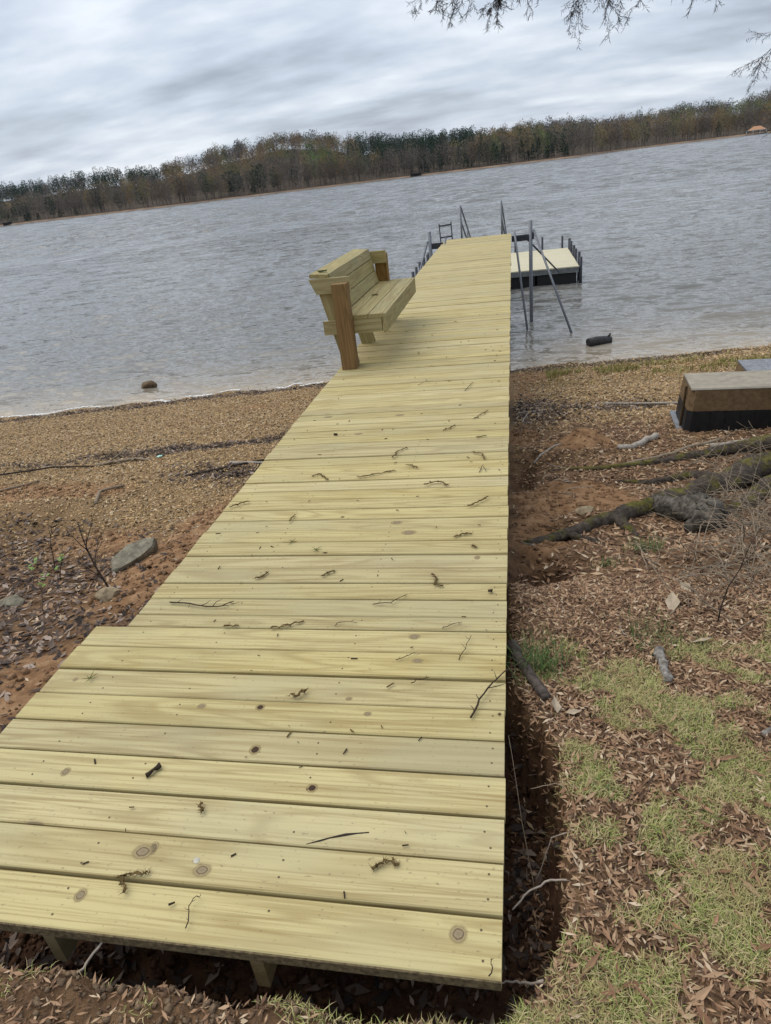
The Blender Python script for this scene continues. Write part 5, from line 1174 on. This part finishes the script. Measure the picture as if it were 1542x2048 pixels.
FARC = mat_far('far_tree_foliage'); FORC = mat_far('far_forest_foliage', 'tint'); FART = Mat('far_tree_trunk', .95, .05).color((.17, .15, .13)).m
def tri_mesh(name, V, mat): return np_mesh(name, V, np.arange(len(V)).reshape(-1, 3), mat)
meshes = {'bare': [(tri_mesh('trunk', a, FART), tri_mesh('crown', b, FARC)) for a, b in BT], 'pine': [(tri_mesh('trunk', a, FART), tri_mesh('crown', b, FARC)) for a, b in PT], 'cedar': [(tri_mesh('trunk', a, FART), tri_mesh('crown', b, FARC)) for a, b in CT]}
TMP = {'dome': DT, 'bare': BT, 'pine': PT, 'cedar': CT}
def species(a, t, front):
    """kind and colour from where the tree stands: azimuth in degrees, distance behind the shore"""
    d = math.degrees(a); q = fr2.uniform()
    n = float(fbm(np.array([d * .55]), np.array([t * .02]), 71, 3)[0]) + fr2.normal() * .06
    pine = 0.0
    if -11.5 < d < -2.8 and t > 40: pine = .92
    if .6 < d < 4.6 and t < 55: pine = .6
    if -16.6 < d < -15.2 and 60 < t < 120: pine = .9
    if -42 < d < -26.5 and t > 150: pine = .92 if (t > 235 or n > .47) else .25
    if -17 < d < -12 and 50 < t < 140: pine = .35
    if -24 < d < -18 and t < 25: pine = .3
    if d < -33 and t < 60: pine = .35
    if d > 13 and t > 250: pine = .22
    if -7 < d < 2 and t < 40: pine = .25
    pine = max(pine, .05)
    if q < pine: 
        return ('pine' if (t > 35 or fr2.uniform() < .45) else 'cedar'), np.array([.024, .044, .024]) * fr2.uniform(.75, 1.35)
    pal = [((.175, .148, .125), 5), ((.215, .178, .14), 4), ((.30, .225, .115), 2.4), ((.25, .225, .10), 1.5), ((.34, .22, .105), 1.3), ((.17, .235, .08), .6)]
    if t > 60: pal[2] = (pal[2][0], 3.4); pal[4] = (pal[4][0], 2.4); pal[3] = (pal[3][0], 2.2)
    if n > .54 and t > 25: pal = [pal[2], pal[3], pal[4], pal[5]]
    if n < .43: pal = pal[:2]
    if -15.4 < d < -13.2 and 60 < t < 150: pal = [((.17, .27, .07), 1)]
    if -3 < d < 1.2 and 60 < t < 230: pal = [((.34, .215, .10), 2), ((.27, .23, .10), 1), ((.16, .24, .08), .5)]
    if 11 < d < 19 and 80 < t < 260 and n > .5: pal = [((.16, .21, .085), 3), ((.23, .18, .10), 2)]
    w = np.array([p[1] for p in pal]); c = pal[int(fr2.choice(len(pal), p=w / w.sum()))][0]
    return 'bare', np.array(c) * fr2.uniform(.55, .95)
FORV, FORC_ = [], []; indiv = 0
labels = {'bare': ('bare_tree', 'bare grey-brown tree in the front row on the far shore', 'leafless trees lining the far shore'),
          'pine': ('pine_tree', 'dark green pine in the front row on the far shore', 'dark pines lining the far shore'),
          'cedar': ('cedar_tree', 'dark conical evergreen in the front row on the far shore', 'conical evergreens lining the far shore')}
def place(a, t, allow):
    global indiv
    r = float(rshore(np.array([a]))[0]) + t; x, y = r * math.sin(a), r * math.cos(a); z = float(hill(np.array([a]), np.array([r]))[0]) - .3
    kind, c = species(a, t, t < 14); kind = 'dome' if (kind == 'bare' and t > 30 and fr2.uniform() < .85) else kind; k = int(fr2.integers(len(TMP[kind]))); s = fr2.uniform(.78, 1.15); th = fr2.uniform(0, 6.28)
    if t < 14: s *= .92
    if allow:
        nm, lb, gr = labels[kind]; o = thing(nm, (x, y, z), lb, 'tree', gr, th); o.scale = (s, s, s)
        for part, me in zip(('trunk', 'crown'), meshes[kind][k]):
            p = bpy.data.objects.new(part, me); p.color = (*c, 1); link(p, o)
        indiv += 1; return
    A, Bm = TMP[kind][k]
    V = np.concatenate([A, Bm]) * s; ct, st_ = math.cos(th), math.sin(th)
    V = np.stack([V[:, 0] * ct - V[:, 1] * st_ + x, V[:, 0] * st_ + V[:, 1] * ct + y, V[:, 2] + z], -1)
    C_ = np.empty((len(V), 4)); C_[:, 3] = 1; C_[:len(A), :3] = (.14, .12, .10) if kind != 'pine' else (.1, .08, .06); C_[len(A):, :3] = c
    FORV.append(V); FORC_.append(C_)
ang = math.radians(-46)
while ang < math.radians(28):                                # the front row: trees one can tell apart
    r = float(rshore(np.array([ang]))[0]); ang += fr2.uniform(2.2, 4.4) / r * 1.25
    place(ang, fr2.uniform(8, 15), True)
    if indiv > 262: break
lim = ang
nf = 0
for t0, t1, n in ((9, 35, 400), (30, 110, 700), (110, 220, 850), (220, 350, 1250)):
    for k in range(n):
        place(math.radians(fr2.uniform(-47, 29)), fr2.uniform(t0, t1), False)
V = np.concatenate(FORV); Cc = np.concatenate(FORC_)
tag(np_obj('far_forest', V, np.arange(len(V)).reshape(-1, 3), FORC, attrs={'tint': ('FLOAT_COLOR', Cc)}), 'mixed wood of leafless and evergreen trees covering the hills across the lake', 'forest', kind='stuff')

# --- things on the far shore
def at_shore(adeg, t): a = math.radians(adeg); r = float(rshore(np.array([a]))[0]) + t; return r * math.sin(a), r * math.cos(a)
bx, by = at_shore(BOAT_AZ, -4)
bh = thing('boat_shelter', (bx, by, WZ), 'open boat shelter with an orange hipped roof on the far shore at right', 'boat shelter', None, -math.radians(BOAT_AZ))
ORG = Mat('orange_roof', .8, .2).color((.40, .22, .12)).m; PALEP = Mat('pale_post', .8, .2).color((.5, .5, .48)).m
mb = MB(); a, b = 6.0, 4.5; mb.add([(-a, -b, 3.0), (a, -b, 3.0), (a, b, 3.0), (-a, b, 3.0), (-2.2, 0, 5.4), (2.2, 0, 5.4)], [(0, 1, 5, 4), (1, 2, 5), (2, 3, 4, 5), (3, 0, 4), (3, 2, 1, 0)]); mb.build('roof', ORG, bh)
mb = MB(); mb.box(-a, a, -b, b, 2.75, 2.98); mb.build('fascia', PALEP, bh)
for x_ in (-6.5, -2.2, 2.2, 6.5):
    for y_ in (-4.5, 4.5): mb = MB(); mb.box(x_ - .15, x_ + .15, y_ - .15, y_ + .15, -1, 2.75); mb.build('post', PALEP, bh)
mb = MB(); mb.box(-7, 7, -5, 5, .3, .6); mb.build('deck', simple('far_deck', (.2, .19, .18)), bh)
for (ad, lb) in ((DARK_AZ, 'low dark boathouse at the waterline of the far shore below the pines'), (DARK2_AZ, 'low dark boathouse at the left end of the far shore')):
    bx, by = at_shore(ad, 0); d_ = thing('dark_boathouse', (bx, by, WZ), lb, 'boathouse', None, -math.radians(ad)); DW = simple('dark_boathouse_boards', (.04, .032, .03))
    mb = MB(); mb.box(-3.8, 3.8, -2.5, 2.5, 1.9, 2.3); mb.build('roof', DW, d_)
    for x_ in (-3.5, 0, 3.5):
        for y_ in (-2.2, 2.2): mb = MB(); mb.box(x_ - .15, x_ + .15, y_ - .15, y_ + .15, -.8, 1.9); mb.build('post', DW, d_)
    mb = MB(); mb.box(-3.6, 3.6, 2.25, 2.45, -.2, 1.9); mb.build('back_wall', DW, d_); mb = MB(); mb.box(-3.7, 3.7, -2.4, 2.2, -.2, .3); mb.build('deck', DW, d_)
# bird over the wood
BD = Mat('bird_dark', .9, .1).color((.03, .03, .03)).m
bd = thing('flying_bird', BIRD, 'tiny dark bird in the sky above the pines', 'bird')
mb = MB(); mb.tube([(-.3, 0, 0), (-.1, 0, .02), (.15, 0, .02), (.32, 0, 0)], [.02, .08, .07, .01], 8); mb.build('body', BD, bd, smooth=True)
for s_ in (-1, 1):
    mb = MB(); mb.add([(-.1, s_ * .05, .03), (.12, s_ * .05, .03), (.1, s_ * .4, .16), (-.06, s_ * .4, .16), (-.08, s_ * .75, .08), (-.0, s_ * .75, .08), (.0, s_ * .2, .05)], [(0, 1, 2, 3), (3, 2, 5, 4)]); mb.build('wing', BD, bd)

# ================================================================= air
hv = bpy.data.materials.new('lake_air'); hv.use_nodes = True; ht = hv.node_tree; ht.nodes.clear()
ho = ht.nodes.new('ShaderNodeOutputMaterial'); pv = ht.nodes.new('ShaderNodeVolumePrincipled'); pv.inputs['Color'].default_value = (.86, .92, 1, 1); pv.inputs['Density'].default_value = .00004; pv.inputs['Anisotropy'].default_value = 0
ht.links.new(pv.outputs[0], ho.inputs['Volume'])
mb = MB(); mb.box(-2000, 2000, -150, 2000, -12, 160)
tag(mb.build('haze', hv), 'thin pale air over the lake', 'haze', kind='stuff')
